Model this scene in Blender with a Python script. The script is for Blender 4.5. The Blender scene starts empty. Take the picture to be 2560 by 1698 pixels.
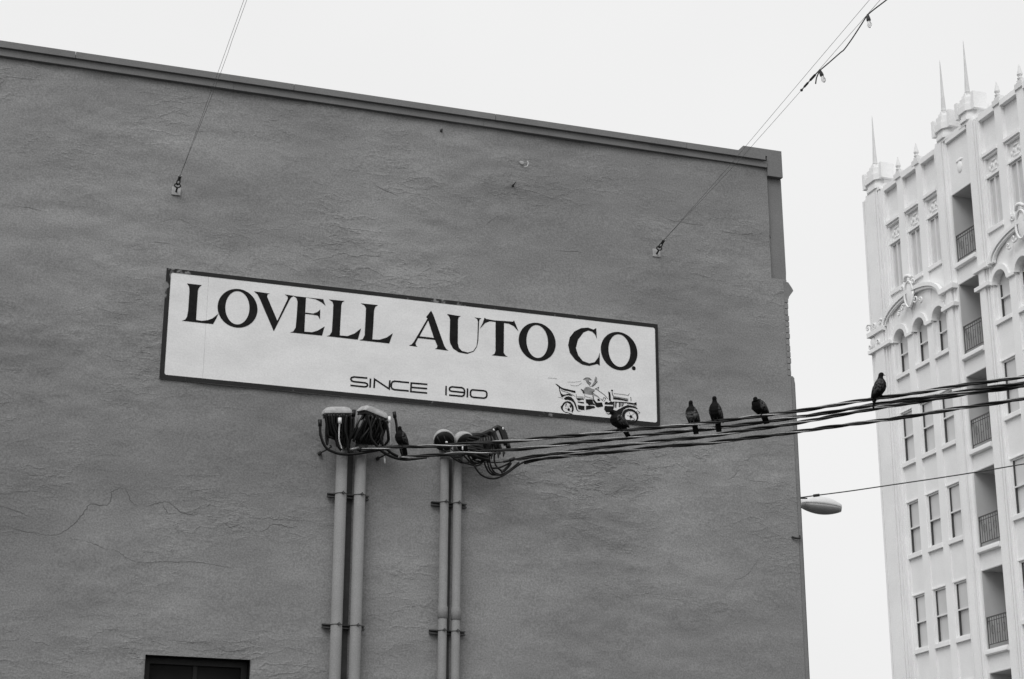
import bpy, bmesh, math, random
from mathutils import Vector, Matrix, noise
from mathutils.geometry import tessellate_polygon
R = math.radians
random.seed(7)
scene = bpy.context.scene
C = scene.collection

# ---------------------------------------------------------------- camera
CAM_POS = Vector((0.0, -17.31, 1.6))
PITCH, ROLL, HEAD = R(18.45), R(0.17), R(18.6)
cam = bpy.data.cameras.new('camera')
cam.sensor_width = 36.0
cam.lens = 64.125
cam.clip_end = 4000
cam_o = bpy.data.objects.new('camera', cam)
C.objects.link(cam_o)
cam_o.matrix_world = (Matrix.Translation(CAM_POS) @ Matrix.Rotation(-HEAD, 4, 'Z')
                      @ Matrix.Rotation(math.pi / 2 + PITCH, 4, 'X') @ Matrix.Rotation(ROLL, 4, 'Z'))
scene.camera = cam_o

# ---------------------------------------------------------------- overcast sky, soft sun, exposure
SUN_AZ, SUN_EL = R(224), R(48)          # compass azimuth clockwise from +Y
w = bpy.data.worlds.new('World')
scene.world = w
w.use_nodes = True
nt = w.node_tree
nt.nodes.clear()
sky = nt.nodes.new('ShaderNodeTexSky')
sky.sky_type = 'NISHITA'
sky.sun_disc = False
sky.sun_elevation = SUN_EL
sky.sun_rotation = SUN_AZ
sky.dust_density = 6.0
sky.air_density = 1.0
bw = nt.nodes.new('ShaderNodeRGBToBW')
cloud = nt.nodes.new('ShaderNodeMix')
cloud.data_type = 'FLOAT'
cloud.inputs[0].default_value = 0.93     # cloud cover: an even bright overcast hides most of the clear sky
cloud.inputs[3].default_value = 9.2
bg = nt.nodes.new('ShaderNodeBackground')
bg.inputs['Strength'].default_value = 0.1
wo = nt.nodes.new('ShaderNodeOutputWorld')
nt.links.new(sky.outputs[0], bw.inputs[0])
nt.links.new(bw.outputs[0], cloud.inputs[2])
# faint unevenness of the cloud layer, the same all round the sky
ctc = nt.nodes.new('ShaderNodeTexCoord')
cno = nt.nodes.new('ShaderNodeTexNoise')
cno.inputs['Scale'].default_value = 2.2
cno.inputs['Detail'].default_value = 4
cmr = nt.nodes.new('ShaderNodeMapRange')
cmr.inputs['From Min'].default_value = 0.3
cmr.inputs['From Max'].default_value = 0.7
cmr.inputs['To Min'].default_value = 0.955
cmr.inputs['To Max'].default_value = 1.035
cmu = nt.nodes.new('ShaderNodeMath')
cmu.operation = 'MULTIPLY'
nt.links.new(ctc.outputs['Generated'], cno.inputs['Vector'])
nt.links.new(cno.outputs['Fac'], cmr.inputs['Value'])
nt.links.new(cloud.outputs[0], cmu.inputs[0])
nt.links.new(cmr.outputs[0], cmu.inputs[1])
nt.links.new(cmu.outputs[0], bg.inputs['Color'])
nt.links.new(bg.outputs[0], wo.inputs['Surface'])

sun = bpy.data.lights.new('sun', 'SUN')
sun.energy = 1.5
sun.angle = R(40)
sun.color = (1, 1, 1)
sun_o = bpy.data.objects.new('sun', sun)
C.objects.link(sun_o)
sd = Vector((math.sin(SUN_AZ) * math.cos(SUN_EL), math.cos(SUN_AZ) * math.cos(SUN_EL), math.sin(SUN_EL)))
sun_o.rotation_euler = sd.to_track_quat('Z', 'Y').to_euler()
sun_o.location = (-10, -30, 40)

scene.render.engine = 'CYCLES'
scene.view_settings.view_transform = 'Standard'
scene.view_settings.look = 'None'
scene.view_settings.exposure = 0.0
scene.view_settings.gamma = 1.0
scene.view_settings.use_curve_mapping = False


# ---------------------------------------------------------------- materials (the photograph is black and white: greys only)
def mat(name, val, rough=0.8, vary=0.12, scale=3.0, bump=0.0, bscale=40.0, stretch=(1, 1, 1), metal=0.0, fine=0.0, spec=0.3, fscale=160.0):
    m = bpy.data.materials.new(name)
    m.use_nodes = True
    t = m.node_tree
    p = t.nodes['Principled BSDF']
    p.inputs['Roughness'].default_value = rough
    p.inputs['Metallic'].default_value = metal
    p.inputs['Specular IOR Level'].default_value = spec
    tc = t.nodes.new('ShaderNodeTexCoord')
    mp = t.nodes.new('ShaderNodeMapping')
    mp.inputs['Scale'].default_value = stretch
    t.links.new(tc.outputs['Object'], mp.inputs['Vector'])
    n = t.nodes.new('ShaderNodeTexNoise')
    n.inputs['Scale'].default_value = scale
    n.inputs['Detail'].default_value = 6
    n.inputs['Roughness'].default_value = 0.6
    t.links.new(mp.outputs[0], n.inputs['Vector'])
    mr = t.nodes.new('ShaderNodeMapRange')
    mr.inputs['From Min'].default_value = 0.25
    mr.inputs['From Max'].default_value = 0.75
    mr.inputs['To Min'].default_value = val * (1 - vary)
    mr.inputs['To Max'].default_value = val * (1 + vary)
    t.links.new(n.outputs['Fac'], mr.inputs['Value'])
    out = mr.outputs[0]
    if fine:
        f = t.nodes.new('ShaderNodeTexNoise')
        f.inputs['Scale'].default_value = fscale
        f.inputs['Detail'].default_value = 2
        t.links.new(tc.outputs['Object'], f.inputs['Vector'])
        fr = t.nodes.new('ShaderNodeMapRange')
        fr.inputs['From Min'].default_value = 0.3
        fr.inputs['From Max'].default_value = 0.7
        fr.inputs['To Min'].default_value = 1 - fine
        fr.inputs['To Max'].default_value = 1 + fine
        t.links.new(f.outputs['Fac'], fr.inputs['Value'])
        mu = t.nodes.new('ShaderNodeMath')
        mu.operation = 'MULTIPLY'
        t.links.new(out, mu.inputs[0])
        t.links.new(fr.outputs[0], mu.inputs[1])
        out = mu.outputs[0]
    t.links.new(out, p.inputs['Base Color'])
    if bump:
        b = t.nodes.new('ShaderNodeBump')
        b.inputs['Strength'].default_value = 1.0
        b.inputs['Distance'].default_value = bump
        bn = t.nodes.new('ShaderNodeTexNoise')
        bn.inputs['Scale'].default_value = bscale
        bn.inputs['Detail'].default_value = 5
        bn.inputs['Roughness'].default_value = 0.65
        t.links.new(mp.outputs[0], bn.inputs['Vector'])
        t.links.new(bn.outputs['Fac'], b.inputs['Height'])
        t.links.new(b.outputs[0], p.inputs['Normal'])
    return m

M = {}
M['stucco'] = mat('painted_stucco', 0.238, 0.9, 0.16, 0.55, 0.0085, 8.5, (1, 1, 1.9), fine=0.19, fscale=62)


def stucco(m):
    """uneven old plaster: broad patches of tone, rough and smooth areas"""
    t = m.node_tree
    p = t.nodes['Principled BSDF']
    src = p.inputs['Base Color'].links[0].from_socket
    tc = [n for n in t.nodes if n.type == 'TEX_COORD'][0]

    def noise_(scale, stretch=(1, 1, 1), detail=4, rough=.55, off=0.0):
        mp = t.nodes.new('ShaderNodeMapping')
        mp.inputs['Scale'].default_value = stretch
        mp.inputs['Location'].default_value = (off, off, off)
        t.links.new(tc.outputs['Object'], mp.inputs['Vector'])
        n = t.nodes.new('ShaderNodeTexNoise')
        n.inputs['Scale'].default_value = scale
        n.inputs['Detail'].default_value = detail
        n.inputs['Roughness'].default_value = rough
        t.links.new(mp.outputs[0], n.inputs['Vector'])
        return n.outputs['Fac']

    def rng(v, a, b, c, d):
        r = t.nodes.new('ShaderNodeMapRange')
        for k, q in zip(('From Min', 'From Max', 'To Min', 'To Max'), (a, b, c, d)):
            r.inputs[k].default_value = q
        t.links.new(v, r.inputs['Value'])
        return r.outputs[0]

    def op(kind, a, b):
        r = t.nodes.new('ShaderNodeMath')
        r.operation = kind
        for i, v in enumerate((a, b)):
            if isinstance(v, (int, float)):
                r.inputs[i].default_value = v
            else:
                t.links.new(v, r.inputs[i])
        return r.outputs[0]
    tone = op('MULTIPLY', rng(noise_(.42, (1, 1, 1.3), 4, .55, 3.0), .3, .7, .82, 1.15), rng(noise_(1.6, (1, 1, 3.0), 5, .6, 7.0), .3, .7, .93, 1.07))
    t.links.new(op('MULTIPLY', src, tone), p.inputs['Base Color'])
    mask = rng(noise_(.75, (1, 1, 1.4), 4, .6, 1.0), .46, .70, .05, 1.0)
    lump = op('MULTIPLY', noise_(4.6, (1, 1, 1.9), 5, .52, 5.0), mask)
    ridge = op('MULTIPLY', op('POWER', op('SUBTRACT', 1.0, op('MULTIPLY', op('ABSOLUTE', op('SUBTRACT', noise_(2.3, (1, 1, 2.4), 6, .56, 9.0), .5), 0), 8.5)), 4.0), op('MULTIPLY', mask, .40))
    h = op('ADD', op('ADD', lump, op('MAXIMUM', ridge, 0.0)), op('MULTIPLY', noise_(38, (1, 1, 1.2), 3), .14))
    b = [n for n in t.nodes if n.type == 'BUMP'][0]
    b.inputs['Distance'].default_value = 0.0165
    t.links.new(h, b.inputs['Height'])


stucco(M['stucco'])
M['coping'] = mat('painted_concrete_coping', 0.185, 0.85, 0.14, 2.0, 0.003, 30, fine=0.12, fscale=90)
M['pilaster'] = mat('painted_concrete_pilaster', 0.195, 0.85, 0.12, 2.5, 0.003, 30, fine=0.12, fscale=90)
M['brick'] = mat('painted_brick', 0.24, 0.9, 0.2, 12, 0.003, 60)
M['crack'] = mat('crack_grime', 0.12, 0.95, 0.3, 20)
M['trim'] = mat('dark_corner_trim', 0.03, 0.7, 0.2, 8)
M['dark'] = mat('dark_room', 0.012, 0.9, 0.3, 3)
M['dframe'] = mat('dark_window_frame', 0.010, 0.5, 0.2, 6)
M['signwhite'] = mat('sign_white_paint', 0.755, 0.75, 0.10, 1.7, 0.0015, 40, (1, 1, 2), fine=0.05, fscale=60)
M['signblack'] = mat('sign_black_paint', 0.012, 0.75, 0.35, 9, fine=0.25, fscale=30, spec=0.12)
M['signgrey'] = mat('sign_grey_wash', 0.26, 0.7, 0.5, 26)
M['pipe'] = mat('painted_conduit', 0.215, 0.75, 0.08, 5, 0.001, 60, fine=0.12, fscale=90)
M['hood'] = mat('weathered_cast_hood', 0.38, 0.8, 0.28, 22, 0.002, 60)
M['steel'] = mat('dark_strut_steel', 0.06, 0.6, 0.3, 12, spec=0.4)
M['blk'] = mat('black_cable_insulation', 0.006, 0.38, 0.3, 14, spec=0.28)
M['tap'] = mat('black_tape', 0.010, 0.5, 0.4, 60, 0.002, 90)
M['wht'] = mat('white_connector', 0.75, 0.5, 0.08, 20)
M['alu'] = mat('bare_aluminium', 0.30, 0.4, 0.2, 30, metal=0.6)
M['galv'] = mat('galvanised_plate', 0.40, 0.6, 0.2, 25)
M['rust'] = mat('dark_ring', 0.03, 0.6, 0.3, 25)
M['wire'] = mat('thin_steel_wire', 0.10, 0.45, 0.2, 20)
M['cord'] = mat('light_cord', 0.05, 0.55, 0.2, 20)
M['lamp'] = mat('street_lamp_casting', 0.62, 0.5, 0.08, 8)
M['lens'] = mat('street_lamp_lens', 0.30, 0.35, 0.1, 8)
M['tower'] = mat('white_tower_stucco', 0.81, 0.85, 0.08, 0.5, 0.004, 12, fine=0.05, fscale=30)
M['tpanel'] = mat('tower_panel_stucco', 0.78, 0.9, 0.05, 1.2, 0.006, 30, fine=0.06, fscale=30)
M['tsash'] = mat('tower_sash_paint', 0.70, 0.6, 0.05, 5)
M['blind'] = mat('window_with_blind', 0.56, 0.3, 0.2, 0.35)
M['tglass'] = mat('tower_dark_glass', 0.05, 0.15, 0.2, 0.6, spec=0.5)
M['iron'] = mat('balcony_iron', 0.10, 0.6, 0.2, 8)
M['spire'] = mat('weathered_spire_metal', 0.62, 0.7, 0.1, 4)
M['gap_shade'] = mat('pipe_gap_shade', 0.075, 0.95, 0.25, 6, 0.004, 30)  # dark tone that paints the deep shade between paired pipes
M['recess'] = mat('recess_shade_tone', 0.50, 0.9, 0.06, 1.0)  # darker than the tower stucco: balcony shade put into the colour
M['sash_shade'] = mat('sash_shadow_line', 0.06, 0.8, 0.1, 5)  # dark tone for the painted shadow line beside each pane
M['asphalt'] = mat('asphalt', 0.06, 0.9, 0.2, 3, 0.004, 80)
M['paving'] = mat('concrete_paving', 0.30, 0.9, 0.15, 2, 0.003, 60)
M['roof'] = mat('gravel_roof', 0.2, 0.95, 0.2, 6, 0.01, 50)


def bird_mat(name, dark, wing, belly):
    m = bpy.data.materials.new(name)
    m.use_nodes = True
    t = m.node_tree
    p = t.nodes['Principled BSDF']
    p.inputs['Roughness'].default_value = 0.7
    p.inputs['Specular IOR Level'].default_value = 0.12
    tc = t.nodes.new('ShaderNodeTexCoord')
    sx = t.nodes.new('ShaderNodeSeparateXYZ')
    t.links.new(tc.outputs['Object'], sx.inputs[0])
    n = t.nodes.new('ShaderNodeTexNoise')
    n.inputs['Scale'].default_value = 55
    n.inputs['Detail'].default_value = 4
    t.links.new(tc.outputs['Object'], n.inputs['Vector'])

    def ramp(src, a, b):
        r = t.nodes.new('ShaderNodeMapRange')
        r.inputs['From Min'].default_value = a
        r.inputs['From Max'].default_value = b
        t.links.new(src, r.inputs['Value'])
        return r.outputs[0]

    def op(kind, a, b):
        r = t.nodes.new('ShaderNodeMath')
        r.operation = kind
        for i, v in enumerate((a, b)):
            if isinstance(v, (int, float)):
                r.inputs[i].default_value = v
            else:
                t.links.new(v, r.inputs[i])
        return r.outputs[0]
    ay = op('ABSOLUTE', sx.outputs[1], 0)
    wingf = op('MULTIPLY', op('MULTIPLY', ramp(ay, 0.040, 0.050), ramp(sx.outputs[2], 0.02, 0.06)), ramp(n.outputs['Fac'], 0.40, 0.62))
    belf = op('MULTIPLY', op('MULTIPLY', ramp(sx.outputs[0], 0.0, 0.04), ramp(sx.outputs[2], 0.125, 0.085)), ramp(n.outputs['Fac'], 0.3, 0.65))
    v = op('ADD', op('ADD', op('MULTIPLY', wingf, wing), op('MULTIPLY', belf, belly)), op('MULTIPLY', op('ADD', n.outputs['Fac'], 0.5), dark))
    t.links.new(v, p.inputs['Base Color'])
    return m

M['bird'] = bird_mat('dark_pigeon_plumage', 0.0045, 0.07, 0.006)
M['bird_pale'] = bird_mat('grey_bellied_pigeon_plumage', 0.006, 0.08, 0.20)


# ---------------------------------------------------------------- mesh helpers
def obj(name, verts, faces, m, parent=None, smooth=False):
    me = bpy.data.meshes.new(name)
    me.from_pydata([tuple(v) for v in verts], [], faces)
    me.materials.append(M[m] if isinstance(m, str) else m)
    if smooth:
        me.polygons.foreach_set('use_smooth', [True] * len(me.polygons))
    me.update()
    o = bpy.data.objects.new(name, me)
    C.objects.link(o)
    if parent:
        o.parent = parent
        o.matrix_parent_inverse = parent.matrix_world.inverted()
    return o


def empty(name, loc=(0, 0, 0), parent=None):
    o = bpy.data.objects.new(name, None)
    C.objects.link(o)
    o.location = loc
    o.matrix_world = Matrix.Translation(Vector(loc))
    o.empty_display_size = 0.2
    if parent:
        o.parent = parent
    return o


def tag(o, label, cat, group=None):
    o['label'] = label
    o['category'] = cat
    if group:
        o['group'] = group
    return o


class MB:
    def __init__(s):
        s.v, s.f = [], []

    def add(s, v, f):
        k = len(s.v)
        s.v += [tuple(p) for p in v]
        s.f += [tuple(i + k for i in q) for q in f]
        return s

    def box(s, x0, x1, y0, y1, z0, z1):
        v = [(x, y, z) for x in (x0, x1) for y in (y0, y1) for z in (z0, z1)]
        return s.add(v, [(0, 1, 3, 2), (4, 6, 7, 5), (0, 4, 5, 1), (2, 3, 7, 6), (0, 2, 6, 4), (1, 5, 7, 3)])

    def prism(s, poly, fn):
        """poly: 2-D outline; fn(a, b, side) -> 3-D point for side 0 / 1"""
        n = len(poly)
        v = [fn(a, b, 0) for a, b in poly] + [fn(a, b, 1) for a, b in poly]
        tri = tessellate_polygon([[Vector((a, b, 0)) for a, b in poly]])
        f = [tuple(t) for t in tri] + [tuple(i + n for i in reversed(t)) for t in tri]
        f += [(i, (i + 1) % n, (i + 1) % n + n, i + n) for i in range(n)]
        return s.add(v, f)

    def tube(s, pts, r, n=8, sub=4, r1=None, caps=True):
        P = curve(pts, sub)
        r1 = r if r1 is None else r1
        k = len(P)
        T0 = (P[1] - P[0]).normalized()
        up = Vector((0, 0, 1)) if abs(T0.z) < .9 else Vector((1, 0, 0))
        N = (up - T0 * up.dot(T0)).normalized()
        v, f = [], []
        for i, p in enumerate(P):
            T = (P[min(i + 1, k - 1)] - P[max(i - 1, 0)]).normalized()
            N = (N - T * N.dot(T))
            N = N.normalized() if N.length > 1e-6 else T.orthogonal().normalized()
            B = T.cross(N)
            rr = r + (r1 - r) * i / (k - 1)
            for j in range(n):
                a = 2 * math.pi * j / n
                v.append(p + N * (rr * math.cos(a)) + B * (rr * math.sin(a)))
        for i in range(k - 1):
            for j in range(n):
                f.append((i * n + j, i * n + (j + 1) % n, (i + 1) * n + (j + 1) % n, (i + 1) * n + j))
        if caps:
            f.append(tuple(range(n - 1, -1, -1)))
            f.append(tuple((k - 1) * n + j for j in range(n)))
        return s.add(v, f)

    def ellipsoid(s, c, rx, ry, rz, nu=14, nv=9, rot=None, fn=None):
        v, f = [], []
        for i in range(nv + 1):
            th = math.pi * i / nv
            for j in range(nu):
                ph = 2 * math.pi * j / nu
                p = Vector((rx * math.sin(th) * math.cos(ph), ry * math.sin(th) * math.sin(ph), rz * math.cos(th)))
                if fn:
                    p = fn(p)
                if rot:
                    p = rot @ p
                v.append(Vector(c) + p)
        for i in range(nv):
            for j in range(nu):
                f.append((i * nu + j, (i + 1) * nu + j, (i + 1) * nu + (j + 1) % nu, i * nu + (j + 1) % nu))
        return s.add(v, f)

    def lathe(s, c, prof, n=12, axis=None):
        q = Vector((0, 0, 1)).rotation_difference(Vector(axis)) if axis else None
        v, f = [], []
        for r, h in prof:
            for j in range(n):
                a = 2 * math.pi * j / n
                p = Vector((r * math.cos(a), r * math.sin(a), h))
                v.append(Vector(c) + (q @ p if q else p))
        for i in range(len(prof) - 1):
            for j in range(n):
                f.append((i * n + j, i * n + (j + 1) % n, (i + 1) * n + (j + 1) % n, (i + 1) * n + j))
        f.append(tuple(range(n - 1, -1, -1)))
        f.append(tuple((len(prof) - 1) * n + j for j in range(n)))
        return s.add(v, f)

    def build(s, name, m, parent=None, smooth=False):
        return obj(name, s.v, s.f, m, parent, smooth)


def curve(pts, sub):
    P = [Vector(p) for p in pts]
    if sub <= 1 or len(P) < 3:
        return P
    out = []
    Q = [P[0] * 2 - P[1]] + P + [P[-1] * 2 - P[-2]]
    for i in range(1, len(Q) - 2):
        a, b, c, d = Q[i - 1:i + 3]
        for k in range(sub):
            t = k / sub
            out.append(0.5 * ((2 * b) + (c - a) * t + (2 * a - 5 * b + 4 * c - d) * t * t + (3 * b - a - 3 * c + d) * t ** 3))
    out.append(P[-1])
    return out


def struct(o):
    o['kind'] = 'structure'
    return o

# ---------------------------------------------------------------- surveyed outlines, metres
LETTERS= {'L1': [(0.211, -0.141), (0.36, -0.141), (0.337, -0.166), (0.325, -0.199), (0.324, -0.313), (0.324, -0.515), (0.381, -0.518), (0.44, -0.504), (0.486, -0.48), (0.52, -0.447), (0.544, -0.42), (0.524, -0.478), (0.495, -0.54), (0.184, -0.539), (0.216, -0.523), (0.233, -0.493), (0.24, -0.423), (0.241, -0.222), (0.236, -0.175)], 'V': [(0.888, -0.144), (1.052, -0.149), (1.03, -0.16), (1.026, -0.186), (1.141, -0.431), (1.237, -0.187), (1.237, -0.161), (1.204, -0.141), (1.303, -0.143), (1.273, -0.166), (1.258, -0.191), (1.11, -0.548), (0.959, -0.232), (0.928, -0.176)], 'E': [(1.293, -0.146), (1.605, -0.145), (1.632, -0.214), (1.588, -0.181), (1.525, -0.155), (1.426, -0.148), (1.423, -0.31), (1.506, -0.312), (1.548, -0.292), (1.578, -0.259), (1.58, -0.369), (1.556, -0.329), (1.506, -0.325), (1.424, -0.325), (1.423, -0.516), (1.501, -0.514), (1.562, -0.488), (1.631, -0.437), (1.607, -0.539), (1.276, -0.541), (1.309, -0.526), (1.332, -0.482), (1.338, -0.348), (1.34, -0.207), (1.328, -0.167)], 'L2': [(1.663, -0.141), (1.828, -0.138), (1.804, -0.157), (1.797, -0.192), (1.793, -0.373), (1.791, -0.516), (1.872, -0.514), (1.945, -0.478), (2.012, -0.415), (1.981, -0.541), (1.654, -0.539), (1.686, -0.525), (1.707, -0.485), (1.712, -0.305), (1.712, -0.189), (1.701, -0.162)], 'L3': [(1.998, -0.143), (2.184, -0.142), (2.156, -0.164), (2.144, -0.204), (2.14, -0.36), (2.134, -0.521), (2.209, -0.516), (2.284, -0.485), (2.349, -0.43), (2.313, -0.546), (1.995, -0.545), (2.032, -0.529), (2.052, -0.485), (2.055, -0.317), (2.057, -0.188), (2.038, -0.162)], 'A': [(2.755, -0.137), (2.782, -0.186), (2.903, -0.505), (2.925, -0.539), (2.951, -0.556), (2.803, -0.552), (2.822, -0.54), (2.83, -0.519), (2.801, -0.454), (2.62, -0.454), (2.594, -0.513), (2.6, -0.538), (2.616, -0.549), (2.521, -0.546), (2.552, -0.53), (2.577, -0.495), (2.718, -0.226), (2.701, -0.215)], 'Ah': [(2.725, -0.249), (2.79, -0.433), (2.635, -0.432)], 'U': [(2.927, -0.154), (3.079, -0.162), (3.057, -0.177), (3.049, -0.202), (3.05, -0.463), (3.064, -0.514), (3.096, -0.543), (3.161, -0.553), (3.219, -0.53), (3.255, -0.474), (3.263, -0.401), (3.268, -0.197), (3.257, -0.172), (3.229, -0.158), (3.307, -0.16), (3.287, -0.175), (3.281, -0.195), (3.273, -0.413), (3.26, -0.479), (3.226, -0.535), (3.155, -0.569), (3.064, -0.563), (2.999, -0.527), (2.967, -0.472), (2.96, -0.434), (2.962, -0.212), (2.953, -0.184)], 'T': [(3.34, -0.148), (3.359, -0.16), (3.451, -0.166), (3.583, -0.159), (3.656, -0.157), (3.669, -0.142), (3.719, -0.259), (3.662, -0.205), (3.609, -0.185), (3.557, -0.184), (3.555, -0.513), (3.571, -0.538), (3.6, -0.554), (3.421, -0.556), (3.453, -0.537), (3.464, -0.503), (3.462, -0.182), (3.399, -0.182), (3.347, -0.208), (3.288, -0.28), (3.32, -0.211)], 'C': [(4.6, -0.123), (4.606, -0.247), (4.588, -0.202), (4.554, -0.17), (4.507, -0.162), (4.452, -0.191), (4.39, -0.278), (4.365, -0.373), (4.389, -0.451), (4.442, -0.511), (4.516, -0.53), (4.577, -0.51), (4.619, -0.453), (4.637, -0.395), (4.635, -0.544), (4.608, -0.527), (4.516, -0.559), (4.435, -0.552), (4.355, -0.507), (4.295, -0.434), (4.277, -0.35), (4.296, -0.261), (4.351, -0.188), (4.426, -0.143), (4.507, -0.128), (4.568, -0.144)]}
ROUNDS= {'O1': [(0.732, -0.344, 0.202, 0.206), (0.73, -0.339, 0.122, 0.177)], 'O2': [(3.928, -0.352, 0.208, 0.213), (3.928, -0.348, 0.121, 0.183)], 'O3': [(4.861, -0.355, 0.212, 0.216), (4.864, -0.349, 0.126, 0.184)], 'dot': [(5.027, -0.531, 0.023, 0.023)]}
STROKES= {'S': [(2.093, -0.941), (1.953, -0.943), (1.928, -0.953), (1.921, -0.97), (1.931, -0.987), (1.955, -0.993), (2.073, -0.994), (2.093, -1.002), (2.098, -1.016), (2.089, -1.031), (2.068, -1.037), (1.919, -1.036)], 'I': [(2.126, -0.943), (2.124, -1.04)], 'N': [(2.166, -1.04), (2.169, -0.945), (2.325, -1.033), (2.33, -0.941)], 'C': [(2.534, -0.945), (2.38, -0.945), (2.356, -0.955), (2.347, -0.976), (2.346, -1.008), (2.355, -1.027), (2.379, -1.036), (2.532, -1.034)], 'E': [(2.729, -0.944), (2.557, -0.947), (2.554, -1.039), (2.728, -1.037)], 'Em': [(2.558, -0.993), (2.727, -0.99)], '1': [(2.93, -0.94), (2.93, -1.042)], '9': [(2.963, -1.036), (3.102, -1.035), (3.121, -1.026), (3.129, -1.003), (3.13, -0.971), (3.121, -0.953), (3.101, -0.943), (2.992, -0.944), (2.972, -0.954), (2.965, -0.972), (2.972, -0.987), (2.993, -0.992), (3.127, -0.992)], '1b': [(3.162, -0.944), (3.16, -1.042)], '0': [(3.217, -0.954), (3.339, -0.952), (3.363, -0.958), (3.372, -0.975), (3.372, -1.005), (3.362, -1.023), (3.34, -1.032), (3.224, -1.034), (3.202, -1.027), (3.194, -1.01), (3.194, -0.98), (3.202, -0.961), (3.217, -0.954)]}
CAR= [[(4.128, -0.796), (4.151, -0.8), (4.174, -0.814), (4.192, -0.827), (4.222, -0.837), (4.263, -0.841), (4.299, -0.847), (4.335, -0.85), (4.354, -0.851), (4.357, -0.874), (4.329, -0.873), (4.287, -0.864), (4.251, -0.862), (4.216, -0.856), (4.192, -0.844), (4.183, -0.841), (4.174, -0.844), (4.164, -0.827), (4.145, -0.811)], [(4.17, -0.838), (4.181, -0.846), (4.185, -0.871), (4.193, -0.893), (4.215, -0.908), (4.245, -0.902), (4.269, -0.892), (4.293, -0.892), (4.325, -0.911), (4.31, -0.913), (4.287, -0.909), (4.257, -0.91), (4.227, -0.923), (4.209, -0.938), (4.197, -0.934), (4.183, -0.897), (4.174, -0.866)], [(4.224, -0.951), (4.245, -0.929), (4.275, -0.92), (4.304, -0.924), (4.334, -0.949), (4.357, -0.988), (4.369, -1.027), (4.377, -1.061), (4.392, -1.071), (4.41, -1.064), (4.407, -1.072), (4.38, -1.075), (4.363, -1.057), (4.351, -1.023), (4.334, -0.984), (4.304, -0.964), (4.268, -0.959), (4.239, -0.963)], [(4.203, -1.026), (4.215, -1.002), (4.239, -0.982), (4.268, -0.973), (4.298, -0.979), (4.322, -1.0), (4.334, -1.031), (4.334, -1.065), (4.318, -1.097), (4.307, -1.082), (4.315, -1.056), (4.309, -1.027), (4.292, -1.003), (4.268, -0.991), (4.244, -0.996), (4.227, -1.018), (4.212, -1.042), (4.214, -1.071), (4.232, -1.092), (4.261, -1.095), (4.303, -1.106), (4.324, -1.107), (4.309, -1.118), (4.273, -1.104), (4.238, -1.102), (4.208, -1.084), (4.191, -1.063), (4.187, -1.039)], [(4.244, -1.004), (4.259, -1.0), (4.25, -1.033), (4.241, -1.04)], [(4.291, -1.012), (4.309, -1.03), (4.3, -1.047), (4.287, -1.029)], [(4.364, -0.93), (4.45, -0.926), (4.45, -0.941), (4.423, -0.942), (4.393, -0.955), (4.378, -0.951)], [(4.378, -0.967), (4.45, -0.967), (4.45, -0.982), (4.411, -0.981), (4.384, -0.976)], [(4.378, -1.006), (4.455, -1.01), (4.455, -1.053), (4.422, -1.055), (4.386, -1.05)], [(4.47, -0.933), (4.549, -0.927), (4.554, -0.963), (4.584, -0.989), (4.548, -0.987), (4.506, -0.994), (4.491, -0.978), (4.474, -0.974)], [(4.473, -1.006), (4.506, -0.999), (4.566, -0.999), (4.578, -1.016), (4.548, -1.027), (4.506, -1.04), (4.473, -1.051)], [(4.549, -0.887), (4.561, -0.892), (4.561, -0.921), (4.585, -0.948), (4.596, -0.959), (4.656, -0.95), (4.668, -0.993), (4.608, -1.01), (4.584, -1.001), (4.578, -0.978), (4.555, -0.945)], [(4.603, -0.917), (4.621, -0.91), (4.636, -0.933), (4.606, -0.939)], [(4.684, -0.95), (4.705, -0.936), (4.729, -0.947), (4.756, -0.929), (4.781, -0.932), (4.78, -0.964), (4.746, -0.966), (4.686, -0.969)], [(4.685, -0.986), (4.78, -0.981), (4.78, -1.005), (4.773, -1.029), (4.745, -1.049), (4.703, -1.056), (4.679, -1.026)], [(4.7, -1.068), (4.739, -1.064), (4.772, -1.041), (4.774, -1.07), (4.721, -1.076)], [(4.728, -0.82), (4.749, -0.83), (4.755, -0.873), (4.757, -0.925), (4.735, -0.922), (4.733, -0.875)], [(4.781, -0.883), (4.85, -0.882), (4.923, -0.895), (4.959, -0.906), (4.935, -0.909), (4.874, -0.902), (4.784, -0.901)], [(4.808, -0.933), (4.822, -0.933), (4.817, -0.993), (4.806, -0.997)], [(4.85, -0.933), (4.864, -0.934), (4.856, -0.983), (4.846, -0.986)], [(4.889, -0.935), (4.905, -0.937), (4.892, -0.971), (4.884, -0.973)], [(4.781, -0.936), (4.792, -0.935), (4.788, -1.004), (4.78, -1.01)], [(4.78, -0.928), (4.941, -0.921), (4.983, -0.921), (4.983, -0.931), (4.934, -0.932), (4.78, -0.936)], [(4.818, -1.025), (4.861, -0.997), (4.909, -0.969), (4.946, -0.951), (4.982, -0.953), (5.025, -0.958), (5.061, -0.975), (5.058, -0.985), (5.018, -0.975), (4.97, -0.974), (4.927, -0.987), (4.897, -1.013), (4.881, -1.048), (4.871, -1.09), (4.835, -1.105), (4.787, -1.092), (4.782, -1.022)], [(4.971, -0.922), (5.019, -0.923), (5.05, -0.91), (5.053, -0.945), (5.019, -0.936), (4.977, -0.936)], [(4.412, -0.824), (4.43, -0.827), (4.454, -0.853), (4.461, -0.87), (4.445, -0.873), (4.43, -0.844)]]
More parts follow.
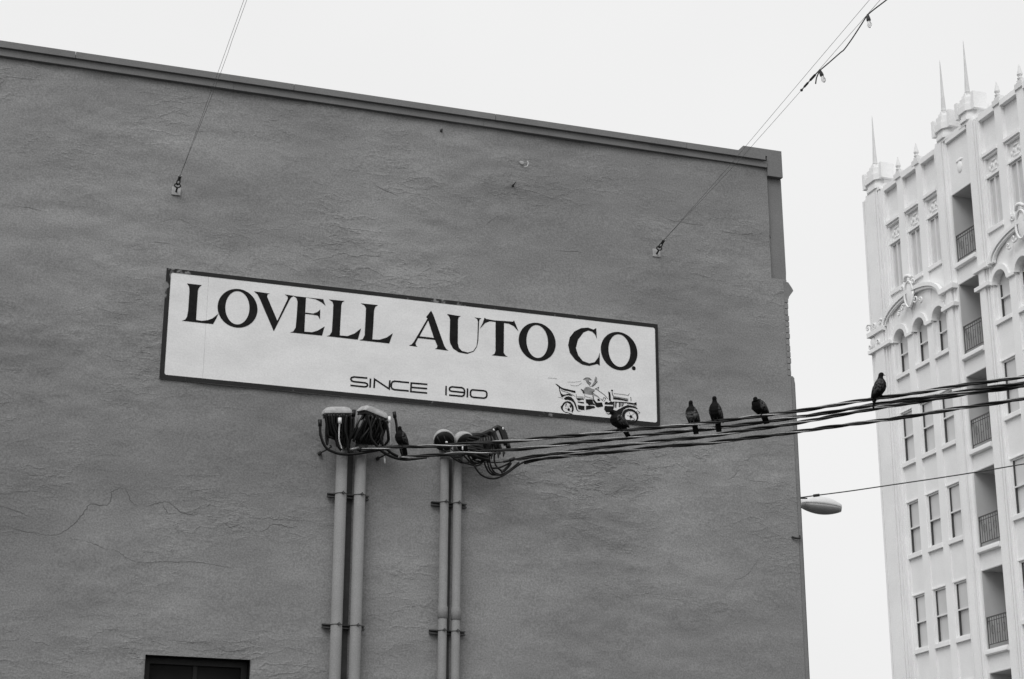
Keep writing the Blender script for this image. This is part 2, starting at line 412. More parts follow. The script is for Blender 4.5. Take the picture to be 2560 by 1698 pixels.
CARG= [[(4.424, -0.829), (4.448, -0.833), (4.466, -0.802), (4.502, -0.793), (4.538, -0.807), (4.574, -0.815), (4.574, -0.835), (4.55, -0.846), (4.58, -0.867), (4.615, -0.887), (4.651, -0.924), (4.633, -0.911), (4.585, -0.887), (4.549, -0.88), (4.49, -0.877), (4.457, -0.869)], [(4.443, -0.717), (4.468, -0.695), (4.492, -0.689), (4.522, -0.696), (4.539, -0.707), (4.536, -0.719), (4.515, -0.716), (4.509, -0.733), (4.527, -0.739), (4.536, -0.748), (4.53, -0.764), (4.509, -0.766), (4.491, -0.753), (4.479, -0.731), (4.467, -0.72)], [(4.588, -0.667), (4.603, -0.683), (4.601, -0.718), (4.608, -0.723), (4.581, -0.761), (4.551, -0.782), (4.529, -0.79), (4.551, -0.759), (4.572, -0.721), (4.576, -0.691)], [(4.784, -0.865), (4.96, -0.879), (4.954, -0.906), (4.784, -0.905)], [(4.37, -0.911), (4.447, -0.906), (4.447, -0.918), (4.37, -0.921)], [(4.794, -0.945), (4.806, -0.944), (4.804, -0.985), (4.793, -0.995)], [(4.866, -0.935), (4.883, -0.935), (4.879, -0.975), (4.862, -0.98)]]
CARS= [(0.0043, [(4.192, -0.853), (4.21, -0.869), (4.251, -0.876), (4.293, -0.887), (4.334, -0.903), (4.351, -0.914)]), (0.0054, [(4.574, -0.808), (4.597, -0.811), (4.682, -0.863), (4.722, -0.904)]), (0.0048, [(4.58, -0.808), (4.621, -0.784), (4.613, -0.812)]), (0.0048, [(4.657, -0.932), (4.678, -0.892), (4.699, -0.902), (4.675, -0.941)]), (0.0043, [(4.642, -0.908), (4.666, -0.934)]), (0.0075, [(4.772, -0.822), (4.775, -0.848), (4.785, -0.871)]), (0.0038, [(4.791, -0.839), (4.888, -0.838), (4.957, -0.843), (4.971, -0.819)]), (0.0065, [(4.985, -0.857), (4.988, -0.903)]), (0.0048, [(4.943, -0.938), (4.995, -0.936), (5.049, -0.957)]), (0.0043, [(5.057, -1.002), (5.087, -1.022), (5.06, -1.041), (5.05, -1.008)]), (0.0043, [(4.445, -0.718), (4.474, -0.696), (4.51, -0.692), (4.538, -0.711)]), (0.0043, [(4.479, -0.729), (4.491, -0.753), (4.512, -0.767), (4.525, -0.793)]), (0.0038, [(4.494, -0.723), (4.506, -0.74), (4.528, -0.749)]), (0.0054, [(4.604, -0.723), (4.576, -0.76), (4.542, -0.788)]), (0.0038, [(4.576, -0.7), (4.588, -0.731)]), (0.0027, [(4.299, -0.793), (4.341, -0.798), (4.389, -0.789), (4.428, -0.756)]), (0.0022, [(4.264, -0.764), (4.335, -0.758), (4.419, -0.741)]), (0.0022, [(4.045, -0.74), (4.151, -0.738)]), (0.0027, [(4.162, -0.94), (4.215, -0.949)]), (0.0043, [(4.568, -0.827), (4.541, -0.859), (4.555, -0.887)]), (0.0038, [(4.46, -0.879), (4.459, -0.931)]), (0.0038, [(4.364, -0.888), (4.364, -0.935)]), (0.0038, [(4.465, -0.902), (4.543, -0.917)]), (0.0032, [(4.983, -1.076), (4.963, -1.028)]), (0.0032, [(4.983, -1.076), (5.023, -1.034)]), (0.0032, [(4.983, -1.076), (5.028, -1.098)]), (0.0032, [(4.983, -1.076), (4.938, -1.066)]), (0.0032, [(4.983, -1.076), (4.967, -1.127)]), (0.0048, [(5.001, -1.113), (5.028, -1.104)]), (0.0032, [(4.278, -1.066), (4.232, -1.052)]), (0.0032, [(4.278, -1.066), (4.303, -1.086)]), (0.0032, [(4.278, -1.066), (4.268, -1.02)])]
CARE= [[(4.278, -1.066, 0.014, 0.014)], [(4.975, -1.071, 0.094, 0.081), (4.981, -1.076, 0.068, 0.062)], [(4.983, -1.076, 0.016, 0.016)], [(4.771, -0.807, 0.011, 0.009)]]
TUBES= [('tap', 0.0193, [(3.737, -0.26, 6.547), (3.741, -0.26, 6.481)]), ('blk', 0.0142, [(3.741, -0.26, 6.491), (3.746, -0.255, 6.426), (3.759, -0.25, 6.373), (3.786, -0.245, 6.311), (3.825, -0.24, 6.264), (3.883, -0.235, 6.24), (3.964, -0.23, 6.225), (4.048, -0.225, 6.231), (4.124, -0.22, 6.244), (4.214, -0.215, 6.267), (4.332, -0.21, 6.298), (4.427, -0.205, 6.326), (4.522, -0.2, 6.355)]), ('blk', 0.0092, [(3.81, -0.27, 6.57), (3.803, -0.26, 6.506), (3.804, -0.25, 6.424), (3.812, -0.24, 6.352), (3.824, -0.23, 6.309), (3.835, -0.22, 6.331), (3.835, -0.21, 6.376), (3.829, -0.2, 6.43)]), ('blk', 0.0138, [(3.776, -0.3, 6.601), (3.797, -0.284, 6.527), (3.814, -0.268, 6.458), (3.827, -0.252, 6.392), (3.869, -0.236, 6.382), (3.905, -0.22, 6.375)]), ('blk', 0.0138, [(3.841, -0.3, 6.602), (3.857, -0.287, 6.513), (3.876, -0.273, 6.462), (3.904, -0.26, 6.407), (3.913, -0.247, 6.359), (3.932, -0.233, 6.308), (3.974, -0.22, 6.268)]), ('blk', 0.0138, [(3.906, -0.3, 6.608), (3.904, -0.28, 6.543), (3.906, -0.26, 6.478), (3.927, -0.24, 6.409), (3.97, -0.22, 6.376)]), ('blk', 0.0138, [(3.943, -0.3, 6.612), (3.956, -0.28, 6.524), (3.967, -0.26, 6.455), (3.97, -0.24, 6.394), (3.962, -0.22, 6.347)]), ('blk', 0.0138, [(3.999, -0.3, 6.608), (3.989, -0.287, 6.525), (3.993, -0.273, 6.444), (4.011, -0.26, 6.402), (4.03, -0.247, 6.342), (4.038, -0.233, 6.28), (4.068, -0.22, 6.237)]), ('blk', 0.0138, [(4.031, -0.3, 6.625), (4.049, -0.28, 6.533), (4.052, -0.26, 6.444), (4.05, -0.24, 6.373), (4.047, -0.22, 6.331)]), ('blk', 0.0138, [(3.869, -0.3, 6.605), (3.877, -0.28, 6.517), (3.921, -0.26, 6.441), (3.965, -0.24, 6.394), (3.999, -0.22, 6.365)]), ('blk', 0.0138, [(3.971, -0.3, 6.619), (3.976, -0.273, 6.518), (4.009, -0.247, 6.42), (4.059, -0.22, 6.393)]), ('blk', 0.0138, [(3.818, -0.3, 6.6), (3.837, -0.273, 6.496), (3.869, -0.247, 6.421), (3.923, -0.22, 6.386)]), ('blk', 0.0138, [(3.925, -0.3, 6.601), (3.936, -0.273, 6.477), (3.99, -0.247, 6.418), (4.026, -0.22, 6.376)]), ('tap', 0.0197, [(4.08, -0.26, 6.679), (4.076, -0.26, 6.612)]), ('blk', 0.0138, [(4.076, -0.26, 6.616), (4.08, -0.25, 6.525), (4.075, -0.24, 6.451), (4.056, -0.23, 6.381), (4.047, -0.22, 6.312)]), ('wht', 0.0184, [(3.924, -0.32, 6.567), (3.925, -0.32, 6.51)]), ('wht', 0.0069, [(3.925, -0.32, 6.51), (3.926, -0.3, 6.469), (3.931, -0.28, 6.404), (3.938, -0.26, 6.363), (3.954, -0.24, 6.327), (3.973, -0.22, 6.296)]), ('wht', 0.0078, [(3.969, -0.22, 6.31), (3.978, -0.22, 6.255)]), ('tap', 0.0184, [(4.205, -0.27, 6.695), (4.21, -0.27, 6.646)]), ('blk', 0.0142, [(4.203, -0.3, 6.641), (4.201, -0.284, 6.584), (4.178, -0.268, 6.529), (4.165, -0.252, 6.485), (4.133, -0.236, 6.429), (4.105, -0.22, 6.393)]), ('blk', 0.0142, [(4.203, -0.3, 6.637), (4.228, -0.29, 6.566), (4.252, -0.28, 6.481), (4.261, -0.27, 6.404), (4.317, -0.26, 6.34), (4.364, -0.25, 6.295), (4.419, -0.24, 6.267), (4.493, -0.23, 6.241), (4.567, -0.22, 6.228)]), ('blk', 0.0142, [(4.285, -0.3, 6.647), (4.304, -0.284, 6.594), (4.334, -0.268, 6.539), (4.363, -0.252, 6.474), (4.383, -0.236, 6.419), (4.375, -0.22, 6.36)]), ('blk', 0.0142, [(4.252, -0.3, 6.632), (4.28, -0.273, 6.556), (4.312, -0.247, 6.481), (4.335, -0.22, 6.409)]), ('blk', 0.0142, [(4.333, -0.3, 6.611), (4.347, -0.289, 6.534), (4.371, -0.277, 6.469), (4.361, -0.266, 6.409), (4.394, -0.254, 6.339), (4.441, -0.243, 6.304), (4.492, -0.231, 6.276), (4.552, -0.22, 6.255)]), ('blk', 0.0142, [(4.366, -0.3, 6.604), (4.398, -0.273, 6.543), (4.393, -0.247, 6.479), (4.373, -0.22, 6.412)]), ('blk', 0.0142, [(4.395, -0.3, 6.588), (4.421, -0.28, 6.52), (4.438, -0.26, 6.451), (4.444, -0.24, 6.409), (4.426, -0.22, 6.37)]), ('blk', 0.0142, [(4.228, -0.3, 6.63), (4.205, -0.273, 6.53), (4.191, -0.247, 6.46), (4.209, -0.22, 6.398)]), ('blk', 0.0142, [(4.187, -0.3, 6.588), (4.15, -0.273, 6.497), (4.121, -0.247, 6.439), (4.092, -0.22, 6.364)]), ('blk', 0.0142, [(4.3, -0.3, 6.608), (4.262, -0.273, 6.507), (4.233, -0.247, 6.44), (4.223, -0.22, 6.385)]), ('blk', 0.0142, [(4.266, -0.3, 6.624), (4.239, -0.273, 6.505), (4.187, -0.247, 6.422), (4.162, -0.22, 6.379)]), ('blk', 0.0142, [(4.347, -0.3, 6.603), (4.323, -0.26, 6.488), (4.293, -0.22, 6.415)]), ('tap', 0.0193, [(4.493, -0.26, 6.701), (4.502, -0.26, 6.642)]), ('blk', 0.0138, [(4.501, -0.26, 6.647), (4.517, -0.251, 6.603), (4.527, -0.243, 6.549), (4.535, -0.234, 6.504), (4.554, -0.226, 6.437), (4.574, -0.217, 6.36), (4.592, -0.209, 6.302), (4.617, -0.2, 6.252)]), ('wht', 0.0142, [(4.434, -0.3, 6.635), (4.438, -0.3, 6.577)]), ('wht', 0.0069, [(4.438, -0.3, 6.577), (4.449, -0.267, 6.497), (4.465, -0.233, 6.441), (4.48, -0.2, 6.363)]), ('wht', 0.0083, [(4.42, -0.2, 6.251), (4.427, -0.2, 6.176)]), ('alu', 0.0147, [(4.048, -0.21, 6.278), (4.154, -0.21, 6.31)]), ('tap', 0.0193, [(4.141, -0.21, 6.293), (4.181, -0.21, 6.299)]), ('alu', 0.0073, [(4.179, -0.21, 6.297), (4.308, -0.21, 6.311), (4.472, -0.21, 6.338)]), ('blk', 0.0119, [(4.427, -0.2, 6.37), (4.394, -0.22, 6.348), (4.361, -0.24, 6.326)]), ('blk', 0.0119, [(4.303, -0.22, 6.378), (4.338, -0.217, 6.334), (4.387, -0.214, 6.292), (4.45, -0.211, 6.26), (4.523, -0.209, 6.239), (4.619, -0.206, 6.229), (4.714, -0.203, 6.243), (4.858, -0.2, 6.275)]), ('blk', 0.0097, [(5.335, -0.28, 6.211), (5.357, -0.277, 6.178), (5.394, -0.274, 6.137), (5.447, -0.271, 6.107), (5.515, -0.268, 6.095), (5.577, -0.265, 6.106), (5.64, -0.262, 6.135), (5.708, -0.259, 6.182), (5.787, -0.256, 6.245), (5.866, -0.253, 6.298), (5.946, -0.25, 6.326)]), ('blk', 0.0097, [(5.468, -0.28, 6.369), (5.475, -0.276, 6.279), (5.487, -0.273, 6.22), (5.514, -0.269, 6.173), (5.562, -0.265, 6.143), (5.609, -0.261, 6.143), (5.662, -0.258, 6.163), (5.736, -0.254, 6.216), (5.82, -0.25, 6.295)]), ('blk', 0.0097, [(5.491, -0.28, 6.371), (5.499, -0.274, 6.282), (5.516, -0.268, 6.219), (5.552, -0.262, 6.168), (5.601, -0.256, 6.148), (5.654, -0.25, 6.144)]), ('blk', 0.0097, [(5.55, -0.28, 6.376), (5.547, -0.275, 6.296), (5.565, -0.27, 6.238), (5.608, -0.265, 6.197), (5.646, -0.26, 6.181), (5.684, -0.255, 6.211), (5.737, -0.25, 6.273)]), ('blk', 0.0097, [(5.422, -0.28, 6.324), (5.445, -0.274, 6.247), (5.468, -0.268, 6.2), (5.49, -0.262, 6.168), (5.529, -0.256, 6.142), (5.582, -0.25, 6.143)]), ('blk', 0.0097, [(5.531, -0.28, 6.202), (5.601, -0.27, 6.215), (5.682, -0.26, 6.255), (5.732, -0.25, 6.287)]), ('blk', 0.0097, [(5.084, -0.28, 6.305), (5.122, -0.273, 6.285), (5.175, -0.265, 6.291), (5.229, -0.258, 6.318), (5.266, -0.25, 6.348)]), ('blk', 0.0097, [(5.079, -0.28, 6.294), (5.137, -0.275, 6.26), (5.195, -0.27, 6.236), (5.248, -0.265, 6.237), (5.3, -0.26, 6.258), (5.347, -0.255, 6.309), (5.379, -0.25, 6.358)]), ('blk', 0.0097, [(5.161, -0.28, 6.271), (5.214, -0.275, 6.237), (5.292, -0.27, 6.224), (5.361, -0.265, 6.216), (5.418, -0.26, 6.248), (5.435, -0.255, 6.306), (5.431, -0.25, 6.363)]), ('blk', 0.0097, [(5.252, -0.28, 6.334), (5.285, -0.274, 6.288), (5.318, -0.268, 6.257), (5.366, -0.262, 6.243), (5.419, -0.256, 6.274), (5.441, -0.25, 6.333)]), ('blk', 0.0097, [(5.293, -0.28, 6.348), (5.312, -0.27, 6.307), (5.346, -0.26, 6.272), (5.401, -0.25, 6.269)]), ('blk', 0.0097, [(5.211, -0.28, 6.316), (5.256, -0.27, 6.282), (5.3, -0.26, 6.248), (5.355, -0.25, 6.23)]), ('blk', 0.0097, [(5.624, -0.28, 6.164), (5.68, -0.265, 6.223), (5.737, -0.25, 6.278)]), ('blk', 0.0097, [(5.319, -0.28, 6.345), (5.316, -0.273, 6.317), (5.344, -0.265, 6.291), (5.388, -0.258, 6.312), (5.405, -0.25, 6.355)]), ('blk', 0.0063, [(5.515, -0.02, 6.33), (5.6, -0.113, 6.307), (5.673, -0.207, 6.298), (5.699, -0.3, 6.287)]), ('tap', 0.0194, [(5.705, -0.3, 6.293), (5.756, -0.3, 6.315)]), ('tap', 0.0126, [(5.637, -0.3, 6.272), (5.715, -0.3, 6.294)]), ('blk', 0.0233, [(5.258, -0.22, 6.518), (5.327, -0.231, 6.531), (5.426, -0.243, 6.553), (5.526, -0.254, 6.594), (5.595, -0.266, 6.634), (5.643, -0.277, 6.599), (5.666, -0.289, 6.527), (5.689, -0.3, 6.424)]), ('blk', 0.0233, [(5.254, -0.22, 6.497), (5.328, -0.23, 6.511), (5.417, -0.24, 6.537), (5.502, -0.25, 6.573), (5.545, -0.26, 6.615), (5.594, -0.27, 6.638), (5.622, -0.28, 6.586), (5.645, -0.29, 6.514), (5.662, -0.3, 6.452)]), ('blk', 0.0194, [(5.279, -0.22, 6.53), (5.352, -0.233, 6.548), (5.425, -0.247, 6.551), (5.488, -0.26, 6.528), (5.516, -0.273, 6.461), (5.514, -0.287, 6.381), (5.505, -0.3, 6.326)]), ('blk', 0.0194, [(5.269, -0.22, 6.478), (5.346, -0.236, 6.511), (5.403, -0.252, 6.502), (5.445, -0.268, 6.451), (5.451, -0.284, 6.376), (5.451, -0.3, 6.322)]), ('blk', 0.0194, [(5.249, -0.22, 6.466), (5.304, -0.24, 6.486), (5.36, -0.26, 6.466), (5.385, -0.28, 6.412), (5.4, -0.3, 6.342)]), ('blk', 0.0194, [(5.279, -0.22, 6.509), (5.378, -0.233, 6.53), (5.477, -0.247, 6.582), (5.524, -0.26, 6.598), (5.531, -0.273, 6.529), (5.537, -0.287, 6.434), (5.544, -0.3, 6.355)]), ('blk', 0.0194, [(5.305, -0.22, 6.522), (5.403, -0.236, 6.522), (5.491, -0.252, 6.49), (5.564, -0.268, 6.441), (5.59, -0.284, 6.389), (5.59, -0.3, 6.354)]), ('blk', 0.0194, [(5.28, -0.22, 6.459), (5.323, -0.247, 6.466), (5.356, -0.273, 6.421), (5.364, -0.3, 6.354)]), ('tap', 0.0213, [(5.678, -0.3, 6.474), (5.699, -0.3, 6.42)]), ('wht', 0.0078, [(5.517, -0.33, 6.599), (5.527, -0.33, 6.58)]), ('wht', 0.0063, [(5.614, -0.35, 6.618), (5.615, -0.35, 6.593)]), ('wht', 0.0073, [(5.202, -0.3, 6.396), (5.203, -0.3, 6.355)]), ('cone', 0.0174, [(5.513, -0.3, 6.352), (5.508, -0.3, 6.281)]), ('cone', 0.0174, [(5.585, -0.3, 6.364), (5.58, -0.3, 6.297)]), ('cone', 0.0174, [(5.642, -0.3, 6.374), (5.633, -0.3, 6.315)]), ('cone', 0.0174, [(5.549, -0.3, 6.355), (5.544, -0.3, 6.33)]), ('blk', 0.0068, [(4.921, -0.335, 6.467), (4.965, -0.335, 6.391)]), ('blk', 0.0068, [(4.989, -0.335, 6.489), (5.02, -0.335, 6.406)]), ('blk', 0.0068, [(5.009, -0.335, 6.511), (5.102, -0.335, 6.413)]), ('blk', 0.0068, [(4.986, -0.335, 6.342), (5.017, -0.335, 6.305)]), ('blk', 0.0068, [(5.057, -0.335, 6.359), (5.087, -0.335, 6.331)]), ('wht', 0.0126, [(5.019, -0.345, 6.417), (5.021, -0.345, 6.403)])]
NLEFT= 41
SERVICE= {'A': [(4.16, -0.2, 6.289), (4.451, -0.423, 6.289), (4.805, -0.694, 6.262), (5.099, -0.919, 6.257), (5.485, -1.214, 6.245), (5.959, -1.577, 6.248), (6.285, -1.826, 6.254), (6.755, -2.186, 6.253), (6.923, -2.314, 6.26), (7.324, -2.621, 6.277), (7.617, -2.846, 6.295), (8.185, -3.28, 6.346), (8.749, -3.712, 6.392), (9.249, -4.094, 6.433), (9.794, -4.511, 6.498)], 'B': [(4.58, -0.2, 6.25), (4.74, -0.334, 6.243), (5.073, -0.611, 6.232), (5.554, -1.012, 6.217), (6.209, -1.558, 6.225), (6.81, -2.06, 6.233), (7.145, -2.339, 6.237), (7.656, -2.766, 6.26), (8.243, -3.255, 6.308), (8.76, -3.686, 6.341), (9.246, -4.091, 6.374), (9.773, -4.531, 6.435)], 'C': [(5.745, -0.3, 6.301), (5.827, -0.388, 6.303), (5.966, -0.539, 6.311), (6.239, -0.834, 6.307), (6.593, -1.218, 6.302), (6.991, -1.649, 6.283), (7.308, -1.992, 6.277), (7.787, -2.511, 6.288), (8.331, -3.1, 6.323), (8.805, -3.613, 6.339), (9.244, -4.089, 6.348), (9.716, -4.6, 6.379)], 'D': [(5.855, -0.32, 6.274), (5.991, -0.471, 6.293), (6.261, -0.772, 6.279), (6.614, -1.164, 6.256), (7.01, -1.604, 6.236), (7.323, -1.953, 6.213), (7.799, -2.482, 6.211), (8.432, -3.186, 6.209), (8.853, -3.654, 6.22), (9.238, -4.082, 6.231), (9.702, -4.599, 6.254)]}
PERCH= {'p1': (4.516, -0.473, 6.303), 'p2': (6.295, -1.834, 6.275), 'p3': (6.856, -2.263, 6.267), 'p4': (7.033, -2.398, 6.279), 'p5': (7.36, -2.648, 6.292), 'p6': (8.247, -3.327, 6.362)}
CRACKS= [(4, [(1.081, 5.278), (1.137, 5.279), (1.208, 5.26), (1.333, 5.274), (1.413, 5.329), (1.491, 5.408), (1.567, 5.524), (1.605, 5.586), (1.691, 5.585), (1.769, 5.592), (1.797, 5.661), (1.806, 5.729), (1.915, 5.767), (1.955, 5.703), (1.996, 5.632), (2.048, 5.606), (2.121, 5.604), (2.263, 5.653), (2.35, 5.659), (2.458, 5.578), (2.577, 5.557), (2.679, 5.565), (2.772, 5.496), (2.845, 5.517), (2.952, 5.464), (3.025, 5.493), (3.098, 5.521)]), (3, [(2.278, 5.646), (2.311, 5.596), (2.342, 5.554)]), (3, [(2.534, 5.538), (2.605, 5.581), (2.695, 5.551)]), (3, [(0.701, 5.515), (0.813, 5.495), (0.884, 5.479), (0.955, 5.462), (1.055, 5.426)]), (3, [(0.8, 5.331), (0.885, 5.311), (1.026, 5.278), (1.137, 5.281)]), (3, [(1.363, 5.252), (1.476, 5.238), (1.59, 5.224), (1.676, 5.201), (1.778, 5.165), (1.878, 5.157), (1.983, 5.091), (2.085, 5.061), (2.171, 5.06), (2.314, 5.08), (2.487, 5.088), (2.647, 5.099), (2.794, 5.087), (2.913, 5.073), (2.987, 5.07)]), (2, [(2.084, 5.076), (2.173, 5.038), (2.235, 4.969), (2.353, 4.925)]), (3, [(3.222, 5.432), (3.296, 5.46), (3.354, 5.517), (3.436, 5.523), (3.536, 5.5), (3.626, 5.53)]), (2, [(2.404, 4.341), (2.561, 4.335), (2.706, 4.329), (2.879, 4.345)]), (2, [(2.608, 4.269), (2.753, 4.252), (2.882, 4.283), (2.999, 4.265), (3.144, 4.283), (3.321, 4.286)]), (2, [(1.307, 5.592), (1.362, 5.611), (1.433, 5.61)]), (2, [(1.642, 6.06), (1.755, 6.085), (1.872, 6.073)]), (3, [(7.618, 9.308), (7.813, 9.291), (8.095, 9.292)]), (4, [(8.205, 9.307), (8.313, 9.256), (8.445, 9.245), (8.623, 9.253), (8.735, 9.294)]), (3, [(8.254, 6.37), (8.346, 6.412), (8.384, 6.466), (8.469, 6.541)]), (2, [(8.509, 6.408), (8.599, 6.382), (8.709, 6.391), (8.799, 6.364)]), (2, [(8.88, 7.71), (8.974, 7.706), (9.053, 7.782)]), (3, [(8.993, 6.21), (9.048, 6.197), (9.102, 6.184)]), (3, [(4.303, 9.246), (4.408, 9.201), (4.576, 9.149)]), (2, [(4.139, 9.521), (4.269, 9.455)]), (2, [(5.737, 9.147), (5.836, 9.136)]), (2, [(6.217, 8.768), (6.407, 8.767), (6.633, 8.785)]), (2, [(7.675, 9.498), (7.963, 9.432)]), (2, [(1.997, 8.487), (2.208, 8.586), (2.385, 8.562)]), (2, [(0.562, 8.481), (0.766, 8.518), (0.976, 8.491)]), (2, [(3.926, 9.58), (3.971, 9.637)]), (2, [(6.945, 6.114), (7.069, 6.194), (7.217, 6.267)]), (2, [(8.282, 5.285), (8.435, 5.341), (8.568, 5.489), (8.622, 5.563)]), (2, [(8.33, 5.242), (8.54, 5.441)]), (2, [(1.759, 8.2), (2.009, 8.302), (2.312, 8.303)]), (2, [(5.518, 8.952), (5.664, 9.072), (5.836, 9.07)]), (2, [(3.048, 9.549), (3.279, 9.509)])]
PCR= [(8.906, 9.632), (8.914, 9.513), (8.916, 9.423), (8.918, 9.318), (8.93, 9.245)]

# ---------------------------------------------------------------- ground, street and pavements
struct(MB().box(-900, 900, -900, 900, -0.5, 0.0).build('ground', 'asphalt'))
struct(MB().box(9.45, 12.6, -3.0, 120, 0.001, 0.13).build('pavement', 'paving'))
struct(MB().box(31.0, 35.7, -3.0, 60, 0.001, 0.13).build('pavement', 'paving'))

# ---------------------------------------------------------------- the grey stucco building
WX0, WX1, WTOP = -7.0, 9.09, 10.10
WIN = (2.22, 3.205, 2.6, 4.192)


def relief(x, z):
    """height of the trowelled stucco over the plane of the wall, metres"""
    h = 0.017 * noise.noise(Vector((x * 0.9, 3.1, z * 1.6)))
    m = 0.5 + 0.5 * noise.noise(Vector((x * 0.55 + 4, 8.4, z * 0.8)))
    m = max(0.0, min(1.0, (m - 0.34) / 0.34))
    a = noise.noise(Vector((x * 2.1, 7.7, z * 5.0)))
    h += (0.0035 + 0.0105 * m) * a
    h += (0.0014 + 0.0062 * m) * noise.noise(Vector((x * 6.0 + a, 1.7, z * 12.0)))
    g = noise.noise(Vector((x * 0.8 + 9, 4.4, z * 0.9)))
    h += 0.013 * max(0, g) * (1 - abs(noise.noise(Vector((x * 2.6, 9.2, z * 5.6))))) ** 4
    return max(-0.03, min(0.016, h))


bld = empty('grey_building', (0, 0, 0))
tag(bld, 'grey stucco building side wall with stepped parapet carrying the painted sign', 'building')
xs = [WX0 + i * 0.5 for i in range(int((0.0 - WX0) / 0.5))] + [i * 0.035 for i in range(int(8.9 / 0.035) + 1)]
xs = [x for x in xs if all(abs(x - q) > 0.018 for q in (WIN[0], WIN[1], 8.905, WX1))] + [WIN[0], WIN[1], 8.905, 8.95, 9.0, 9.045, WX1]
xs = sorted(set(xs))
zs = [0, .8, 1.6] + [2.6 + i * 0.035 for i in range(int((WTOP - 2.6) / 0.035))]
zs = sorted(set([z for z in zs if all(abs(z - q) > 0.018 for q in (WIN[3], 8.76, WTOP))] + [WIN[3], 8.76, WTOP]))
V, F = [], []
for z in zs:
    for x in xs:
        edge = 1.0 if x < 9.0 else max(0, (WX1 - x) / 0.09)
        V.append((x, -relief(x, z) * edge, z))
nx = len(xs)
for j in range(len(zs) - 1):
    zc = (zs[j] + zs[j + 1]) / 2
    for i in range(nx - 1):
        xc = (xs[i] + xs[i + 1]) / 2
        if WIN[0] < xc < WIN[1] and WIN[2] - .01 < zc < WIN[3]:
            continue
        if xc > 8.905 and zc > 8.76:
            continue
        k = j * nx + i
        F.append((k, k + 1, k + nx + 1, k + nx))
wall = obj('stucco_wall', V, F, 'stucco', bld, True)

MB().box(WX0, 8.9, 0.32, 14.0, 0.0, 9.6).build('building_body', 'pilaster', bld)
MB().box(WX0, 9.05, 0.05, 0.318, 9.602, 10.08).build('parapet', 'coping', bld)
MB().box(8.905, 9.085, 0.33, 14.0, 0, 9.6).build('street_wall', 'pilaster', bld)
# coping courses along the parapet (in lengths, slightly uneven)
x = WX0
while x < 8.86:
    e = min(x + random.uniform(2.2, 3.2), 8.862)
    if 8.862 - e < .6:
        e = 8.862
    d = random.uniform(-.003, .003)
    MB().box(x, e - .005, -0.078 + d, 0.36, 10.171, 10.242 + d * .5).build('coping_course', 'coping', bld)
    x = e
x = WX0
while x < 8.89:
    e = min(x + random.uniform(1.8, 2.9), 8.893)
    if 8.893 - e < .6:
        e = 8.893
    d = random.uniform(-.003, .003)
    MB().box(x, e - .002, -0.044 + d, 0.04, 10.094 + d * .4, 10.170).build('coping_course', 'coping', bld)
    x = e
# corner block on top of the pilaster
cb = MB()
cb.prism([(8.604, 10.244), (8.604, 10.330), (9.088, 10.330), (9.091, 10.0), (8.9, 10.0), (8.9, 10.244)],
         lambda a, b, s: (a, -0.030 if s == 0 else 0.55, b))
cb.build('corner_cap', 'coping', bld)
# pilaster of the street front, set back from the stucco, with a sloped foot
pb = MB()
pb.prism([(8.903, 8.762), (9.1, 8.70), (9.108, 8.86), (9.098, 9.999), (8.903, 9.999)], lambda a, b, s: (a, 0.035 if s == 0 else 0.328, b))
pb.build('corner_pilaster', 'pilaster', bld)
# cornice of the street front seen end-on
kb = MB()
kb.prism([(9.05, 8.53), (9.105, 8.535), (9.112, 8.56), (9.168, 8.635), (9.158, 8.66), (9.11, 8.73), (9.05, 8.74)], lambda a, b, s: (a, -0.004 if s == 0 else 14.0, b))
kb.build('street_cornice', 'pilaster', bld)
# ragged brick ends along the corner
z = 7.63
while z < 8.50:
    h = random.uniform(.062, .072)
    pr = random.choice((0.0, .002, .006, .008))
    MB().box(9.05, 9.088 + pr, -0.006 - random.uniform(0, .004), 0.3, z, z + h - .008).build('brick', 'brick', bld)
    z += h + .004
tm = MB()
tm.prism([(9.092, 0.0), (9.138, 0.0), (9.128, 7.60), (9.110, 7.622), (9.092, 7.622)], lambda a, b, s: (a, -0.004 if s == 0 else 0.05, b))
tm.build('corner_trim', 'pilaster', bld)
tm = MB()
tm.prism([(9.139, 0.0), (9.150, 0.0), (9.138, 7.54), (9.129, 7.6)], lambda a, b, s: (a, 0.004 if s == 0 else 0.06, b))
tm.build('corner_flashing', 'trim', bld)
MB().tube([(9.0, -.015, 5.80), (9.05, -.03, 5.785), (9.085, -.03, 5.79), (9.10, -.01, 5.82)], .011).build('wall_hook', 'rust', bld, True)

def ribbon(pts, wmm, name, m, parent, ybase=None):
    P = curve([Vector((a, 0, b)) for a, b in pts], 7)
    P = [q + Vector((random.uniform(-.004, .004), 0, random.uniform(-.004, .004))) for q in P]
    n = len(P)
    v, f = [], []
    for i, p in enumerate(P):
        T = (P[min(i + 1, n - 1)] - P[max(i - 1, 0)]).normalized()
        N = Vector((-T.z, 0, T.x))
        t = i / (n - 1)
        wv = .5 + .9 * noise.noise(Vector((p.x * 5.5, 2.0, p.z * 5.5)))
        wd = wmm * .001 * min(1, 6 * t + .1, 6 * (1 - t) + .1) * max(.05, wv) * random.uniform(.7, 1.1)
        jit = random.uniform(-.0012, .0012)
        for sgn in (-1, 1):
            q = p + N * (sgn * wd + jit)
            y = -relief(q.x, q.z) - 0.0022 if ybase is None else ybase
            v.append((q.x, y, q.z))
    for i in range(n - 1):
        f.append((2 * i, 2 * i + 1, 2 * i + 3, 2 * i + 2))
    return obj(name, v, f, m, parent)


for wd, pts in CRACKS:
    ribbon(pts, wd * 1.15, 'crack', 'crack', bld)
ribbon(PCR, 9, 'crack', 'dark', bld, 0.0325)

